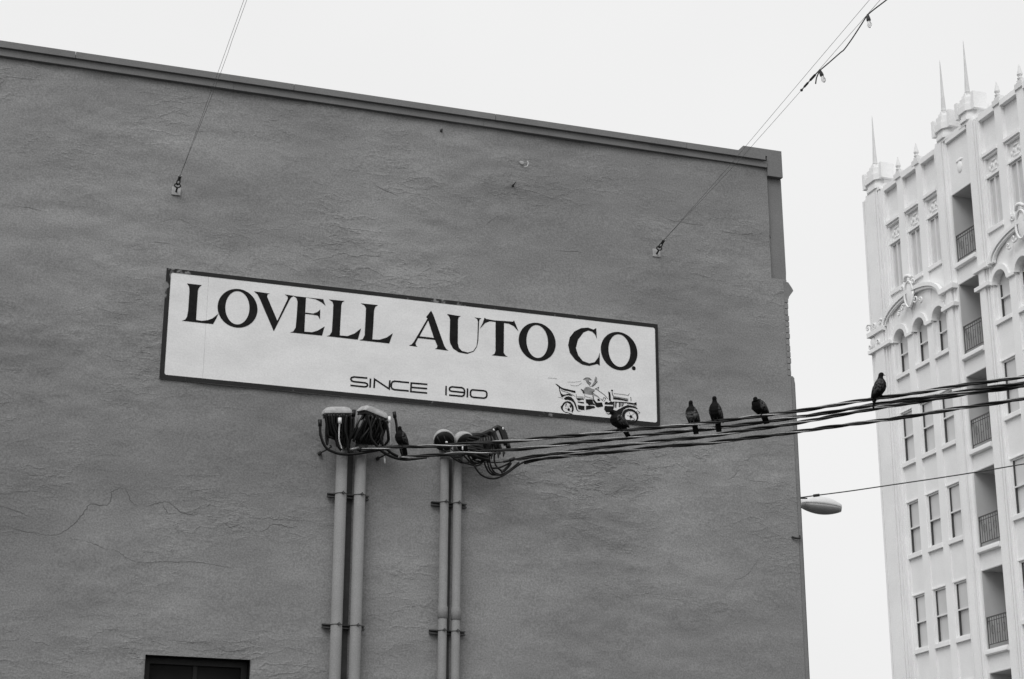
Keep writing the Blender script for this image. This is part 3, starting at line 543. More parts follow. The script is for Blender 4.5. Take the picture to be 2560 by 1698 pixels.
# dark strips on the wall between the pipes: the gap's shade put in as colour
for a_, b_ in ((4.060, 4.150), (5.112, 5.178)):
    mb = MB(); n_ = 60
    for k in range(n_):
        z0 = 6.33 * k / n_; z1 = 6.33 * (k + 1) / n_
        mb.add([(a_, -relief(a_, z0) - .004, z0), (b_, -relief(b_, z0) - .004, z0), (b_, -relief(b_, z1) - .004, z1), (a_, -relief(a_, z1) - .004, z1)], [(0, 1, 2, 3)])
    mb.build('gap_shade_strip', 'gap_shade', bld)

# splash of pale paint with a curled sliver
sp = MB()
sp.ellipsoid((5.932, -0.012, 9.735), .026, .004, .021, 10, 6)
sp.ellipsoid((5.912, -0.012, 9.742), .012, .003, .014, 8, 5)
sp.build('paint_splash', 'hood', bld, True)
sp = MB()
sp.tube([(5.995, -.014, 9.765), (6.0, -.016, 9.735), (5.985, -.016, 9.70), (5.955, -.014, 9.69)], .0035)
sp.build('paint_sliver', 'wht', bld, True)

# window opening at the bottom left
wn = empty('window', (2.71, 0.16, 2.6), bld)
wn.matrix_parent_inverse = Matrix()
wx0, wx1, wz0, wz1 = WIN
rv = MB()
rv.add([(wx0, -.012, wz0), (wx0, .3, wz0), (wx0, .3, wz1), (wx0, -.012, wz1), (wx1, -.012, wz0), (wx1, .3, wz0), (wx1, .3, wz1), (wx1, -.012, wz1)],
       [(0, 1, 2, 3), (4, 7, 6, 5), (3, 2, 6, 7), (0, 4, 5, 1)])
rv.build('reveal', 'dframe', bld)
fr = MB()
fr.box(wx0 + .002, wx0 + .06, .12, .2, wz0, wz1 - .002).box(wx1 - .06, wx1 - .002, .12, .2, wz0, wz1 - .002)
fr.box(wx0 + .06, wx1 - .06, .12, .2, wz1 - .06, wz1 - .002).box(wx0 + .06, wx1 - .06, .12, .2, wz0, wz0 + .06)
fr.box((wx0 + wx1) / 2 - .02, (wx0 + wx1) / 2 + .02, .145, .19, wz0 + .06, wz1 - .06)
fr.build('window_frame', 'dframe', bld)
for a, b in ((wx0 + .06, (wx0 + wx1) / 2 - .02), ((wx0 + wx1) / 2 + .02, wx1 - .06)):
    MB().box(a, b, .155, .165, wz0 + .06, wz1 - .06).build('pane', 'dark', bld)
bpy.data.objects.remove(wn)

# ---------------------------------------------------------------- painted sign
SX, SZ, SW, SH = 2.172, 8.043, 5.318, 1.160
sign = empty('wall_sign', (SX, -0.02, SZ - SH))
tag(sign, 'long white wall sign with black border reading LOVELL AUTO CO.', 'sign')


def sgn_pt(u, v, y):
    return (SX + u, y, SZ + v)


for ua, ub, pr in ((.004, .424, -.0198), (.4255, SW - .004, -.0203)):
    MB().box(SX + ua, SX + ub, pr, 0.02, SZ - SH + .004, SZ - .004).build('sign_board', 'signwhite', sign)


def flat(name, loops, m, parent, y):
    tri = tessellate_polygon([[Vector((a, b, 0)) for a, b in lp] for lp in loops])
    pts = [p for lp in loops for p in lp]
    return obj(name, [sgn_pt(a, b, y) for a, b in pts], [tuple(t) for t in tri], m, parent)


def rrect(x0, x1, y0, y1, r, n=5):
    o = []
    for cx, cy, a0 in ((x1 - r, y1 - r, 0), (x0 + r, y1 - r, 90), (x0 + r, y0 + r, 180), (x1 - r, y0 + r, 270)):
        for k in range(n + 1):
            a = R(a0 + 90 * k / n)
            o.append((cx + r * math.cos(a), cy + r * math.sin(a)))
    return o


# border with flaked paint
bmat = mat('flaking_black_border', 0.015, 0.7, 0.3, 9)
t = bmat.node_tree
p = t.nodes['Principled BSDF']
src = p.inputs['Base Color'].links[0].from_socket
tc = t.nodes.new('ShaderNodeTexCoord')
n1 = t.nodes.new('ShaderNodeTexNoise'); n1.inputs['Scale'].default_value = 16; n1.inputs['Detail'].default_value = 5
n2 = t.nodes.new('ShaderNodeTexNoise'); n2.inputs['Scale'].default_value = 1.1; n2.inputs['Detail'].default_value = 2
t.links.new(tc.outputs['Object'], n1.inputs['Vector']); t.links.new(tc.outputs['Object'], n2.inputs['Vector'])
ad = t.nodes.new('ShaderNodeMath'); ad.operation = 'ADD'
t.links.new(n1.outputs['Fac'], ad.inputs[0]); t.links.new(n2.outputs['Fac'], ad.inputs[1])
mr = t.nodes.new('ShaderNodeMapRange'); mr.inputs['From Min'].default_value = 1.20; mr.inputs['From Max'].default_value = 1.30
t.links.new(ad.outputs[0], mr.inputs['Value'])
mx = t.nodes.new('ShaderNodeMix'); mx.data_type = 'RGBA'
mx.inputs[7].default_value = (0.20, 0.20, 0.20, 1)
t.links.new(mr.outputs[0], mx.inputs[0]); t.links.new(src, mx.inputs[6]); t.links.new(mx.outputs[2], p.inputs['Base Color'])
BW = 0.047
flat('border', [[(0, 0), (SW, 0), (SW, -SH), (0, -SH)], list(reversed(rrect(BW, SW - BW * .72, -SH + BW * .98, -BW * .92, .022)))], bmat, sign, -0.0225)


def circ(e, n=40):
    return [(e[0] + e[2] * math.cos(2 * math.pi * k / n), e[1] + e[3] * math.sin(2 * math.pi * k / n)) for k in range(n)]


SY = -0.0225
for key in ('L1', 'V', 'E', 'L2', 'L3', 'U', 'T', 'C'):
    flat('letter', [LETTERS[key]], 'signblack', sign, SY)
flat('letter', [LETTERS['A'], list(reversed(LETTERS['Ah']))], 'signblack', sign, SY)
for key in ('O1', 'O2', 'O3'):
    a, b = ROUNDS[key]
    flat('letter', [circ(a, 56), list(reversed(circ(b, 56)))], 'signblack', sign, SY - .0004)
flat('full_stop', [circ(ROUNDS['dot'][0], 20)], 'signblack', sign, SY)


def stroke(pts, wd, closed=False):
    P = [Vector((a, b)) for a, b in pts]
    n = len(P)
    v, f = [], []
    for i, q in enumerate(P):
        if closed and i in (0, n - 1):
            a, b = P[n - 2], P[1]
        else:
            a, b = P[max(i - 1, 0)], P[min(i + 1, n - 1)]
        d1 = (q - a).normalized() if (q - a).length > 1e-6 else (b - q).normalized()
        d2 = (b - q).normalized() if (b - q).length > 1e-6 else d1
        t_ = (d1 + d2)
        t_ = t_.normalized() if t_.length > 1e-4 else d1
        nn = Vector((-t_.y, t_.x))
        k = wd / 2 / max(0.35, nn.dot(Vector((-d1.y, d1.x))))
        v += [(q.x + nn.x * k, q.y + nn.y * k), (q.x - nn.x * k, q.y - nn.y * k)]
    f = [(2 * i, 2 * i + 1, 2 * i + 3, 2 * i + 2) for i in range(n - 1)]
    return v, f


groups = [('S', ['S']), ('I', ['I']), ('N', ['N']), ('C', ['C']), ('E', ['E', 'Em']), ('1', ['1']), ('9', ['9']), ('1', ['1b']), ('0', ['0'])]
for nm, ks in groups:
    mb = MB()
    for i, k in enumerate(ks):
        v, f = stroke(STROKES[k], 0.0175, k == '0')
        mb.add([sgn_pt(a, b, SY - .0003 * i) for a, b in v], f)
    mb.build('small_letter' if nm.isalpha() else 'numeral', 'signblack', sign)

# printed drawing of an open antique car
car = MB()
for i, poly in enumerate(CAR):
    tri = tessellate_polygon([[Vector((a, b, 0)) for a, b in poly]])
    car.add([sgn_pt(a, b, SY - .00006 * i) for a, b in poly], [tuple(q) for q in tri])
for i, (wd, pts) in enumerate(CARS):
    v, f = stroke(pts, wd)
    car.add([sgn_pt(a, b, SY - .0012 - .00005 * i) for a, b in v], f)
for i, ee in enumerate(CARE):
    loops = [circ(ee[0], 32)] + ([list(reversed(circ(ee[1], 32)))] if len(ee) > 1 else [])
    tri = tessellate_polygon([[Vector((a, b, 0)) for a, b in lp] for lp in loops])
    car.add([sgn_pt(a, b, SY - .0021 - .0001 * i) for lp in loops for a, b in lp], [tuple(q) for q in tri])
cr = car.build('car_drawing', 'signblack', sign)
cr['label'] = 'black ink drawing of an open antique car with driver'
gm = MB()
for i, poly in enumerate(CARG):
    tri = tessellate_polygon([[Vector((a, b, 0)) for a, b in poly]])
    gm.add([sgn_pt(a, b, SY + .0006 + .00006 * i) for a, b in poly], [tuple(q) for q in tri])
gm.build('driver_drawing', 'signgrey', cr)

# ---------------------------------------------------------------- conduits, weatherheads and their leads
con = []
specs = [(4.011, 0.057, 6.40, 'leftmost thick conduit pipe with boxy hood and white-capped cables'),
         (4.202, 0.057, 6.40, 'second thick conduit pipe from left with tilted hood and taped cables'),
         (5.078, 0.0435, 6.36, 'thin conduit pipe with round hood facing the alley, left of the right pair'),
         (5.214, 0.0435, 6.36, 'rightmost thin conduit pipe with round hood and looping black cables')]
for cx_, r_, zt, lab in specs:
    c_ = empty('conduit', (cx_, -0.1, 0))
    tag(c_, lab, 'conduit', 'conduit pipes on the grey wall')
    mb = MB()
    mb.lathe((cx_, -0.1, 0.0), [(r_, 0), (r_, zt)], 20)
    mb.build('pipe', 'pipe', c_, True)
    con.append((c_, cx_, r_, zt))
    if r_ < .05:
        mb = MB()
        zc = 4.68 if cx_ < 5.1 else 4.672
        mb.lathe((cx_, -0.1, zc), [(r_ + .001, 0), (r_ + .007, .004), (r_ + .007, .116), (r_ + .001, .12)], 20)
        mb.build('coupling', 'pipe', c_, True)


def hood_box(parent, cx_, cy_, z0, zt, yaw, roll, wd=0.285, dp=0.20, ht=0.060):
    """wide boxy service hood on top of a conduit: cap, dark insulator block, throat"""
    Mx = Matrix.Translation((cx_, cy_, z0)) @ Matrix.Rotation(yaw, 4, 'Z') @ Matrix.Rotation(roll, 4, 'Y') @ Matrix.Rotation(R(8), 4, 'X')
    rings = []
    for wdk, dpk, zz in ((1, 1, -.012), (1.0, 1.0, 0), (.95, .94, .020), (.82, .78, .046), (.55, .5, ht - .003), (.2, .2, ht)):
        ring = rrect(-wd / 2 * wdk, wd / 2 * wdk, -dp / 2 * dpk, dp / 2 * dpk, .03 * wdk, 4)
        rings.append([Mx @ Vector((a, b, zz)) for a, b in ring])
    n = len(rings[0])
    v = [q for r_ in rings for q in r_]
    f = [(i * n + j, i * n + (j + 1) % n, (i + 1) * n + (j + 1) % n, (i + 1) * n + j) for i in range(len(rings) - 1) for j in range(n)]
    f.append(tuple((len(rings) - 1) * n + j for j in range(n)))
    f.append(tuple(range(n - 1, -1, -1)))
    hd = obj('weatherhead', v, f, 'hood', parent, False)
    mb = MB()
    mb.box(-wd * .44, wd * .44, -dp * .46, dp * .4, -.045, -.013)
    o = obj('insulator', [Mx @ Vector(q) for q in mb.v], mb.f, 'blk', hd)
    mb = MB()
    mb.lathe((0, 0, 0), [(.066, 0), (.066, .05), (.075, .08), (.095, .18), (.10, .24)], 18)
    base = Vector((parent.location.x, -0.1, zt - .06))
    tp = Vector((cx_, cy_ + .05, z0 - .02))
    vv = []
    for q in mb.v:
        k = q[2] / .24
        vv.append(base.lerp(tp, k) + Vector((q[0], q[1] * .9, 0)))
    obj('throat', vv, mb.f, 'pipe', hd, True)


hood_box(con[0][0], 3.916, -0.215, 6.645, 6.40, R(-2), R(-5))
hood_box(con[1][0], 4.285, -0.205, 6.670, 6.40, R(16), R(11))


mb = MB(); mb.ellipsoid((4.163, -0.185, 6.565), .040, .065, .125, 14, 10, Matrix.Rotation(R(10), 3, 'Y')); mb.build('side_cheek', 'pipe', con[1][0], True)


def hood_round(parent, c, axis, r, zt):
    """round service head: domed shell, dark slotted face"""
    ax = Vector(axis).normalized()
    mb = MB()
    prof = [(r, 0.0), (r + .006, .012), (r + .006, .03), (r * .98, .06), (r * .86, .10), (r * .6, .135), (r * .25, .152), (.004, .155)]
    mb.lathe(c, prof, 24, -ax)
    hd = mb.build('weatherhead', 'hood', parent, True)
    mb = MB()
    mb.lathe(Vector(c) + ax * .001, [(r * .2, 0.012), (r * .97, .010), (r * .99, -.02)], 24, ax)
    mb.build('insulator', 'blk', hd, True)
    mb = MB()
    mb.lathe((parent.location.x, -0.1, zt - .06), [(.051, 0), (.051, .05), (.056, .07), (.068, .13), (.07, .2)], 18)
    b = Vector((parent.location.x, -0.1, zt - .06))
    vv = []
    for q in mb.v:
        k = max(0, (q[2] - b.z - .05) / .15)
        vv.append(Vector(q) + Vector((c[0] - b.x, c[1] + .08 - b.y, 0)) * k * .7)
    obj('throat', vv, mb.f, 'pipe', hd, True)


hood_round(con[2][0], (5.010, -0.295, 6.435), (-0.10, -0.80, -0.60), 0.106, 6.36)
hood_round(con[3][0], (5.235, -0.285, 6.440), (0.25, -0.78, -0.58), 0.10, 6.36)

for i, (kind, r_, pts) in enumerate(TUBES):
    xm = sum(q[0] for q in pts) / len(pts)
    if i < NLEFT:
        par = con[0][0] if pts[0][0] < 4.115 else con[1][0]
    else:
        par = con[2][0] if pts[0][0] < 5.16 and i > NLEFT + 25 else con[3][0]
    mb = MB()
    if kind == 'cone':
        mb.tube(pts, r_, 8, 1, .002)
        mb.build('cable_tip', 'tap', par, True)
    else:
        mb.tube(pts, r_, 8, 5)
        nm = {'blk': 'lead_cable', 'tap': 'taped_end', 'wht': 'white_connector', 'alu': 'splice_sleeve'}[kind]
        mb.build(nm, kind, par, True)

# further leads that fill the dark bundles under the hoods
def extra(par, starts, ends, r_, y0, y1, n_mid=2):
    for (ax_, az_), (bx_, bz_) in zip(starts, ends):
        P = [(ax_, -y0, az_)]
        for k in range(1, n_mid + 1):
            t_ = k / (n_mid + 1)
            P.append((ax_ + (bx_ - ax_) * t_ + random.uniform(-.012, .012), -(y0 + (y1 - y0) * t_) - random.uniform(-.01, .02), az_ + (bz_ - az_) * t_))
        P.append((bx_, -y1, bz_))
        mb = MB(); mb.tube(P, r_ * random.uniform(.85, 1.15), 8, 4); mb.build('lead_cable', 'blk', par, True)


extra(con[0][0], [(3.80 + .026 * k, 6.615) for k in range(10)], [(3.86 + .021 * k, 6.40 - .012 * k) for k in range(10)], .0155, .25, .20)
extra(con[0][0], [(3.82 + .03 * k, 6.61) for k in range(8)], [(3.93 + .016 * k, 6.36) for k in range(8)], .0155, .22, .19)
extra(con[1][0], [(4.19 + .026 * k, 6.655 - .006 * k) for k in range(10)], [(4.07 + .030 * k, 6.40 - .004 * k) for k in range(10)], .0165, .25, .20)
extra(con[1][0], [(4.20 + .028 * k, 6.64 - .006 * k) for k in range(8)], [(4.14 + .028 * k, 6.36) for k in range(8)], .0165, .22, .18)
extra(con[3][0], [(5.22 + .006 * k, 6.50 - .025 * k) for k in range(8)], [(5.36 + .018 * k, 6.49 - .03 * k) for k in range(8)], .02, .30, .30)
extra(con[3][0], [(5.33 + .026 * k, 6.46 + .011 * k) for k in range(7)], [(5.35 + .024 * k, 6.33 + .004 * k) for k in range(7)], .0185, .30, .29)
extra(con[3][0], [(5.49 + .012 * k, 6.585) for k in range(4)], [(5.555 + .018 * k, 6.40 - .03 * (k % 2)) for k in range(4)], .018, .31, .31)

for xa, xb, z, cs, lab in ((3.892, 4.312, 5.850, (0, 1), 'upper steel bracket clamping the left pair of thick conduits'),
                           (3.886, 4.305, 4.553, (0, 1), 'lower steel bracket clamping the left pair of thick conduits'),
                           (4.963, 5.332, 5.848, (2, 3), 'upper steel bracket clamping the right pair of thin conduits'),
                           (4.965, 5.333, 4.556, (2, 3), 'lower steel bracket clamping the right pair of thin conduits')):
    b_ = empty('pipe_bracket', (xa, 0, z))
    tag(b_, lab, 'bracket', 'steel brackets behind the conduits')
    mb = MB()
    mb.box(xa, xb, -.012, -.006, z - .0205, z + .0205)
    mb.box(xa, xb, -.043, -.0125, z + .0175, z + .0205).box(xa, xb, -.043, -.0125, z - .0205, z - .0175)
    mb.box(xa, xb, -.0465, -.0433, z + .010, z + .0205).box(xa, xb, -.0465, -.0433, z - .0205, z - .010)
    mb.build('channel', 'steel', b_)
    for ci in cs:
        _, cx_, r_, _ = con[ci]
        P = [(cx_ + (r_ + .0035) * math.cos(R(a)), -.1 + (r_ + .0035) * math.sin(R(a)), z + .004) for a in range(180, 361, 15)]
        P = [(cx_ - r_ - .0035, -.048, z + .004)] + P + [(cx_ + r_ + .0035, -.048, z + .004)]
        mb = MB()
        mb.tube(P, .003, 6, 1)
        cl = mb.build('clamp', 'steel', b_, True)
        mb = MB()
        a = R(278)
        q = Vector((cx_ + (r_ + .012) * math.cos(a), -.1 + (r_ + .012) * math.sin(a), z + .006))
        mb.lathe(q - Vector((.018, 0, 0)), [(.004, 0), (.004, .036)], 6, (1, 0, 0))
        mb.box(q.x - .006, q.x + .006, q.y - .007, q.y + .011, q.z - .011, q.z + .014)
        mb.build('bolt', 'steel', cl)

# ---------------------------------------------------------------- twisted service cables
svc_labels = {'A': 'topmost twisted black cable on which the pigeons perch', 'B': 'second twisted black cable from the top ending beside the thin conduits',
              'C': 'third twisted black cable from the top starting at the rightmost conduit', 'D': 'lowest of the four twisted black cables'}
svc_curves = {}
for key, pts in SERVICE.items():
    pts = [Vector(q) for q in pts]
    d = (pts[-1] - pts[-3]).normalized()
    pts += [pts[-1] + d * 3 + Vector((0, 0, .12)), pts[-1] + d * 8 + Vector((0, 0, .55))]
    P = curve(pts, 6)
    # resample evenly
    L = [0]
    for i in range(1, len(P)):
        L.append(L[-1] + (P[i] - P[i - 1]).length)
    Q, step = [], .028
    j = 0
    for k in range(int(L[-1] / step)):
        s = k * step
        while L[j + 1] < s:
            j += 1
        Q.append(P[j].lerp(P[j + 1], (s - L[j]) / max(1e-9, L[j + 1] - L[j])))
    svc_curves[key] = Q
    sv = empty('service_cable', pts[0])
    tag(sv, svc_labels[key], 'cable', 'twisted service cables running to the wall')
    ph0 = {'A': 0.3, 'B': 1.4, 'C': 2.6, 'D': 4.0}[key]
    for si in range(3):
        rs = .0098 if si else .0078
        S = []
        for k, q in enumerate(Q):
            T = (Q[min(k + 1, len(Q) - 1)] - Q[max(k - 1, 0)]).normalized()
            N = Vector((0, 0, 1)); N = (N - T * N.dot(T)).normalized(); B = T.cross(N)
            ang = ph0 + 2 * math.pi * (k * step / .78 + si / 3) + .5 * math.sin(k * step * 1.3 + si)
            rad = .0104 + .0022 * math.sin(k * step * 2.1 + si * 2)
            S.append(q + N * (rad * math.cos(ang)) + B * (rad * math.sin(ang)))
        mb = MB()
        mb.tube(S, rs, 7, 1)
        mb.build('strand', 'alu' if si == 0 else 'blk', sv, True)

# hooks that hold the cables to the wall
for hx, hz, ex, ez, lab in ((3.804, 6.273, 3.86, 6.29, 'small rusty wall hook left of the leftmost conduit'), (4.401, 6.271, 4.46, 6.285, 'small rusty wall hook right of the second conduit')):
    h_ = empty('wall_hook', (hx, 0, hz))
    tag(h_, lab, 'hook', 'rusty wall hooks by the conduits')
    mb = MB(); mb.lathe((hx, .005, hz), [(.02, 0), (.02, .03), (.012, .036)], 12, (0, -1, 0)); mb.build('plate', 'rust', h_)
    mb = MB(); mb.tube([(hx, -.02, hz), (hx + .02, -.08, hz + .004), (ex, -.16, ez), (ex + .02, -.18, ez + .015), (ex + .01, -.17, ez + .03)], .008); mb.build('hook_rod', 'rust', h_, True)

# ---------------------------------------------------------------- bolts in the wall
for bx, bz, ang, lab in ((5.009, 9.983, 250, 'small dark bolt high on the wall just under the coping'), (5.827, 9.45, 60, 'small dark bolt below the pale paint splash')):
    b_ = empty('wall_bolt', (bx, 0, bz))
    tag(b_, lab, 'bolt', 'stray bolts in the grey wall')
    mb = MB(); mb.lathe((bx, .004, bz), [(.016, 0), (.016, .012), (.008, .014), (.008, .05)], 10, (0, -1, 0)); mb.build('shank', 'rust', b_)
    mb = MB(); d = Vector((math.cos(R(ang)), -.3, math.sin(R(ang)))) * .032
    mb.tube([Vector((bx, -.045, bz)), Vector((bx, -.05, bz)) + d * .5, Vector((bx, -.05, bz)) + d], .005, 8, 3); mb.build('bent_end', 'rust', b_, True)

# ---------------------------------------------------------------- anchors, suspension wires and string lights
def anchor(ax, az, lab, wires, tilt):
    a_ = empty('eye_bolt', (ax, 0, az))
    tag(a_, lab, 'eye bolt', 'eye bolt anchors on the grey wall')
    mb = MB(); mb.prism(rrect(ax - .045, ax + .045, az - .048, az + .042, .006, 2), lambda u, v, s: (u, -.010 - .008 * (1 - s) if s == 0 else .002, v)); mb.build('plate', 'galv', a_)
    e = Vector((ax, -.09, az + .012))
    mb = MB(); mb.tube([(ax, -.018, az - .012), (ax, -.04, az - .008), e + Vector((0, .02, -.01))], .010); mb.build('shank', 'rust', a_, True)
    mb = MB(); mb.tube([e + Vector((.030 * math.cos(R(k)), 0, .022 * math.sin(R(k)) + .012)) for k in range(0, 361, 20)], .0075, 8, 1); mb.build('eye', 'rust', a_, True)
    d = Vector((tilt, -1, .12)).normalized()
    s0 = e + Vector((0, -.005, .02))
    mb = MB()
    side = Vector((1, 0, 0))
    mb.tube([s0 + d * (.05 - .055 * math.cos(R(k))) + side * (.016 * math.sin(R(k))) for k in range(0, 361, 20)], .006, 8, 1)
    mb.build('shackle', 'rust', a_, True)
    mb = MB(); mb.tube([s0 + d * .10, s0 + d * .125, s0 + d * .17], .016, 8, 1); mb.build('wire_grip', 'rust', a_, True)
    mb = MB(); mb.tube([s0 + d * .165 - side * .006, s0 + d * .19 - side * .018], .006, 6, 1).tube([s0 + d * .165 + side * .006, s0 + d * .19 + side * .018], .006, 6, 1); mb.build('thimble', 'galv', a_, True)
    return s0 + d * .18


s1 = anchor(2.217, 8.889, 'square eye bolt plate above the left end of the sign', None, -.02)
s2 = anchor(7.500, 8.882, 'square eye bolt plate above the right end of the sign', None, -.10)


def wires(name, lab, s, ends, grp):
    o = empty(name, s)
    tag(o, lab, 'wire', grp)
    for k, P in enumerate(ends):
        mb = MB(); mb.tube([s] + P, .0018, 6, 3); mb.build('wire', 'wire', o, True)


wires('suspension_wire', 'thin pair of steel wires rising from the eye bolt above the sign left end', s1,
      [[(2.16, -2.777, 8.9), (2.135, -4.094, 8.905), (2.05, -9, 8.93)], [(2.184, -2.784, 8.9), (2.157, -4.043, 8.9), (2.09, -9, 8.90)]], 'suspension wires across the alley')
wires('suspension_wire', 'thin pair of steel wires rising from the eye bolt above the sign right end', s2,
      [[(7.272, -2.404, 8.9), (7.219, -2.896, 8.9), (6.934, -5.765, 8.9), (6.6, -9.5, 8.92)], [(7.313, -2.418, 8.9), (7.276, -2.894, 8.9), (7.171, -4.114, 8.9), (7.05, -5.55, 8.915), (6.72, -9.5, 8.93)]], 'suspension wires across the alley')
sl = empty('string_light', (7.172, -4.113, 8.9))
tag(sl, 'black light cord with two clear bulbs on the upper right wires', 'string lights')
mb = MB(); mb.tube([(7.172, -4.113, 8.9), (7.160, -4.24, 8.9), (7.139, -4.492, 8.898), (7.13, -4.56, 8.885), (7.122, -4.70, 8.872), (7.09, -4.98, 8.835), (7.088, -5.05, 8.83), (7.075, -5.2, 8.845), (7.056, -5.38, 8.87), (7.044, -5.521, 8.895), (7.036, -5.62, 8.89), (7.066, -5.82, 8.90), (7.04, -6.3, 8.84), (6.98, -7.2, 8.90), (6.9, -8.0, 8.84), (6.8, -9.0, 8.9)], .0055, 7, 4)
mb.build('cord', 'cord', sl, True)
mb = MB(); mb.tube([(7.166, -4.18, 8.901), (7.158, -4.26, 8.9)], .010, 8, 1).tube([(7.153, -4.32, 8.9), (7.146, -4.42, 8.9)], .011, 8, 1).ellipsoid((7.172, -4.113, 8.9), .013, .013, .013)
mb.build('turnbuckle', 'rust', sl, True)
for bx, by, bz, lean in ((7.134, -4.53, 8.885, .35), (7.040, -5.545, 8.890, .12)):
    d = Vector((lean, 0, -1)).normalized()
    mb = MB(); mb.lathe((bx, by, bz + .012), [(.007, 0), (.012, .016), (.017, .04), (.018, .058), (.015, .062)], 12, d); so = mb.build('socket', 'cord', sl, True)
    gm_ = bpy.data.materials.get('clear_bulb_glass')
    if not gm_:
        gm_ = mat('clear_bulb_glass', 0.9, 0.05, 0.02, 5)
        gm_.node_tree.nodes['Principled BSDF'].inputs['Transmission Weight'].default_value = 0.75
    mb = MB(); mb.lathe(Vector((bx, by, bz + .012)) + d * .060, [(.011, 0), (.013, .010), (.019, .027), (.021, .038), (.017, .052), (.006, .062), (.002, .064)], 14, d); mb.build('bulb', gm_, so, True)
mb = MB(); mb.tube([(7.134, -4.52, 8.885), (7.115, -4.50, 8.83), (7.108, -4.49, 8.775)], .006, 7, 3); mb.build('loose_tail', 'cord', sl, True)

# ---------------------------------------------------------------- street lamp beyond the corner, and its span wire
la = Vector((13.866, 8.953, 8.53)); lb = Vector((14.496, 8.762, 8.47))
lmp = empty('street_lamp', (11.0, 9.72, 0.13))
tag(lmp, 'pale cobra-head street lamp poking out behind the grey wall corner', 'street lamp')
mb = MB(); mb.lathe((11.0, 9.72, .13), [(.16, 0), (.16, .2), (.10, .25), (.07, 8.7), (.03, 8.75)], 16); mb.build('pole', 'galv', lmp, True)
mb = MB(); mb.tube([(11.0, 9.72, 8.2), (11.8, 9.55, 8.62), (12.9, 9.25, 8.66), tuple(la + Vector((-.02, 0, .02)))], .03, 8, 5); mb.build('arm', 'galv', lmp, True)
ax = (lb - la); ln = ax.length; ax.normalize(); sidev = ax.cross(Vector((0, 0, 1))).normalized(); upv = sidev.cross(ax)


def lamp_shell(prof_top, prof_bot, name, m):
    v, f = [], []
    N = 12
    xs_ = [i / 14 for i in range(15)]
    for t_ in xs_:
        wd = .17 * (math.sin(math.pi * min(1, (t_ * .86 + .10))) ** .55) if t_ < .995 else .05
        hz = prof_top(t_); lz = prof_bot(t_)
        for k in range(N + 1):
            a = math.pi * k / N
            v.append(la + ax * (ln * 1.0 * t_) + sidev * (wd * math.cos(a)) + upv * (lz + (hz - lz) * math.sin(a)))
    for i in range(14):
        for k in range(N):
            q = i * (N + 1) + k
            f.append((q, q + 1, q + N + 2, q + N + 1))
        f.append((i * (N + 1), (i + 1) * (N + 1), (i + 1) * (N + 1) + N, i * (N + 1) + N))
    f.append(tuple(range(N, -1, -1)))
    f.append(tuple(14 * (N + 1) + k for k in range(N + 1)))
    return obj(name, v, f, m, lmp, True)


lamp_shell(lambda t: .02 + .15 * math.sin(math.pi * min(1, .12 + t * .80)) ** .8, lambda t: .01, 'lamp_head', 'lamp')
lamp_shell(lambda t: -.115 * math.sin(math.pi * min(1, .06 + t * .86)) ** .7 - .012, lambda t: .006, 'lamp_lens', 'lens')

sw = empty('span_wire', (11.0, 9.72, 8.9))
tag(sw, 'single thin dark span wire crossing right over the street lamp', 'wire')
SPAN = [(13.681, 8.842, 8.595), (13.755, 8.744, 8.596), (13.922, 8.522, 8.594), (14.256, 8.078, 8.587), (14.637, 7.571, 8.589), (15.388, 6.571, 8.596), (16.002, 5.755, 8.621), (16.88, 4.586, 8.667)]
mb = MB(); mb.tube([(11.0, 9.72, 8.60)] + SPAN, .0095, 7, 4); mb.build('wire', 'cord', sw, True)
q = Vector(SPAN[2]); dq = (Vector(SPAN[3]) - q).normalized()
mb = MB(); mb.tube([q - dq * .05, q + dq * .05], .024, 8, 1); mb.build('clamp', 'rust', sw)

# ---------------------------------------------------------------- pale apartment tower across the street
TS, TX = 1.2, 36.0        # scale of the tower survey, plane of its street front


def tw(u, v, d):
    """u along the front from its far corner, v height, d outwards"""
    return (TX - d * TS, TS * ((34.0 - u) + 17.31) - 17.31, TS * (v - 1.6) + 1.6)


class TB(MB):
    def b(s, u0, u1, v0, v1, d0, d1):
        vv = [tw(u, v, d) for u in (u0, u1) for d in (d0, d1) for v in (v0, v1)]
        return s.add(vv, [(0, 1, 3, 2), (4, 6, 7, 5), (0, 4, 5, 1), (2, 3, 7, 6), (0, 2, 6, 4), (1, 5, 7, 3)])

    def poly(s, pts, d0, d1):
        return s.prism(pts, lambda a, b, k: tw(a, b, d1 if k == 0 else d0))


tower = empty('apartment_tower', tw(6, 0.27, -3))
tag(tower, 'tall pale ornate apartment tower with spires and recessed balconies across the street', 'building')
VB = 0.27                    # street level in survey units
COLS_L = [(1.50, 2.30), (2.68, 3.52), (3.87, 4.69)]
COLS = COLS_L + [(12 - b, 12 - a) for a, b in reversed(COLS_L)]
BAL = (5.42, 6.58)
WD = -0.055                   # spandrel panels lie this far behind the mullion strips
# body behind everything
TB().b(0.12, 11.88, VB, 25.9, -12, -1.62).build('tower_body', 'tower', tower)
# solid strips of the front, floor to parapet
strips = [(0.10, 1.50)] + [(COLS_L[0][1], COLS_L[1][0]), (COLS_L[1][1], COLS_L[2][0]), (COLS_L[2][1], BAL[0])]
strips = strips + [(12 - b, 12 - a) for a, b in reversed(strips)]
for a, b in strips:
    dd = 0.0
    wide = b - a > .6
    TB().b(a, b, VB, 26.02 if wide else 25.95, -1.60, dd).build('pier' if wide else 'mullion', 'tower', tower)
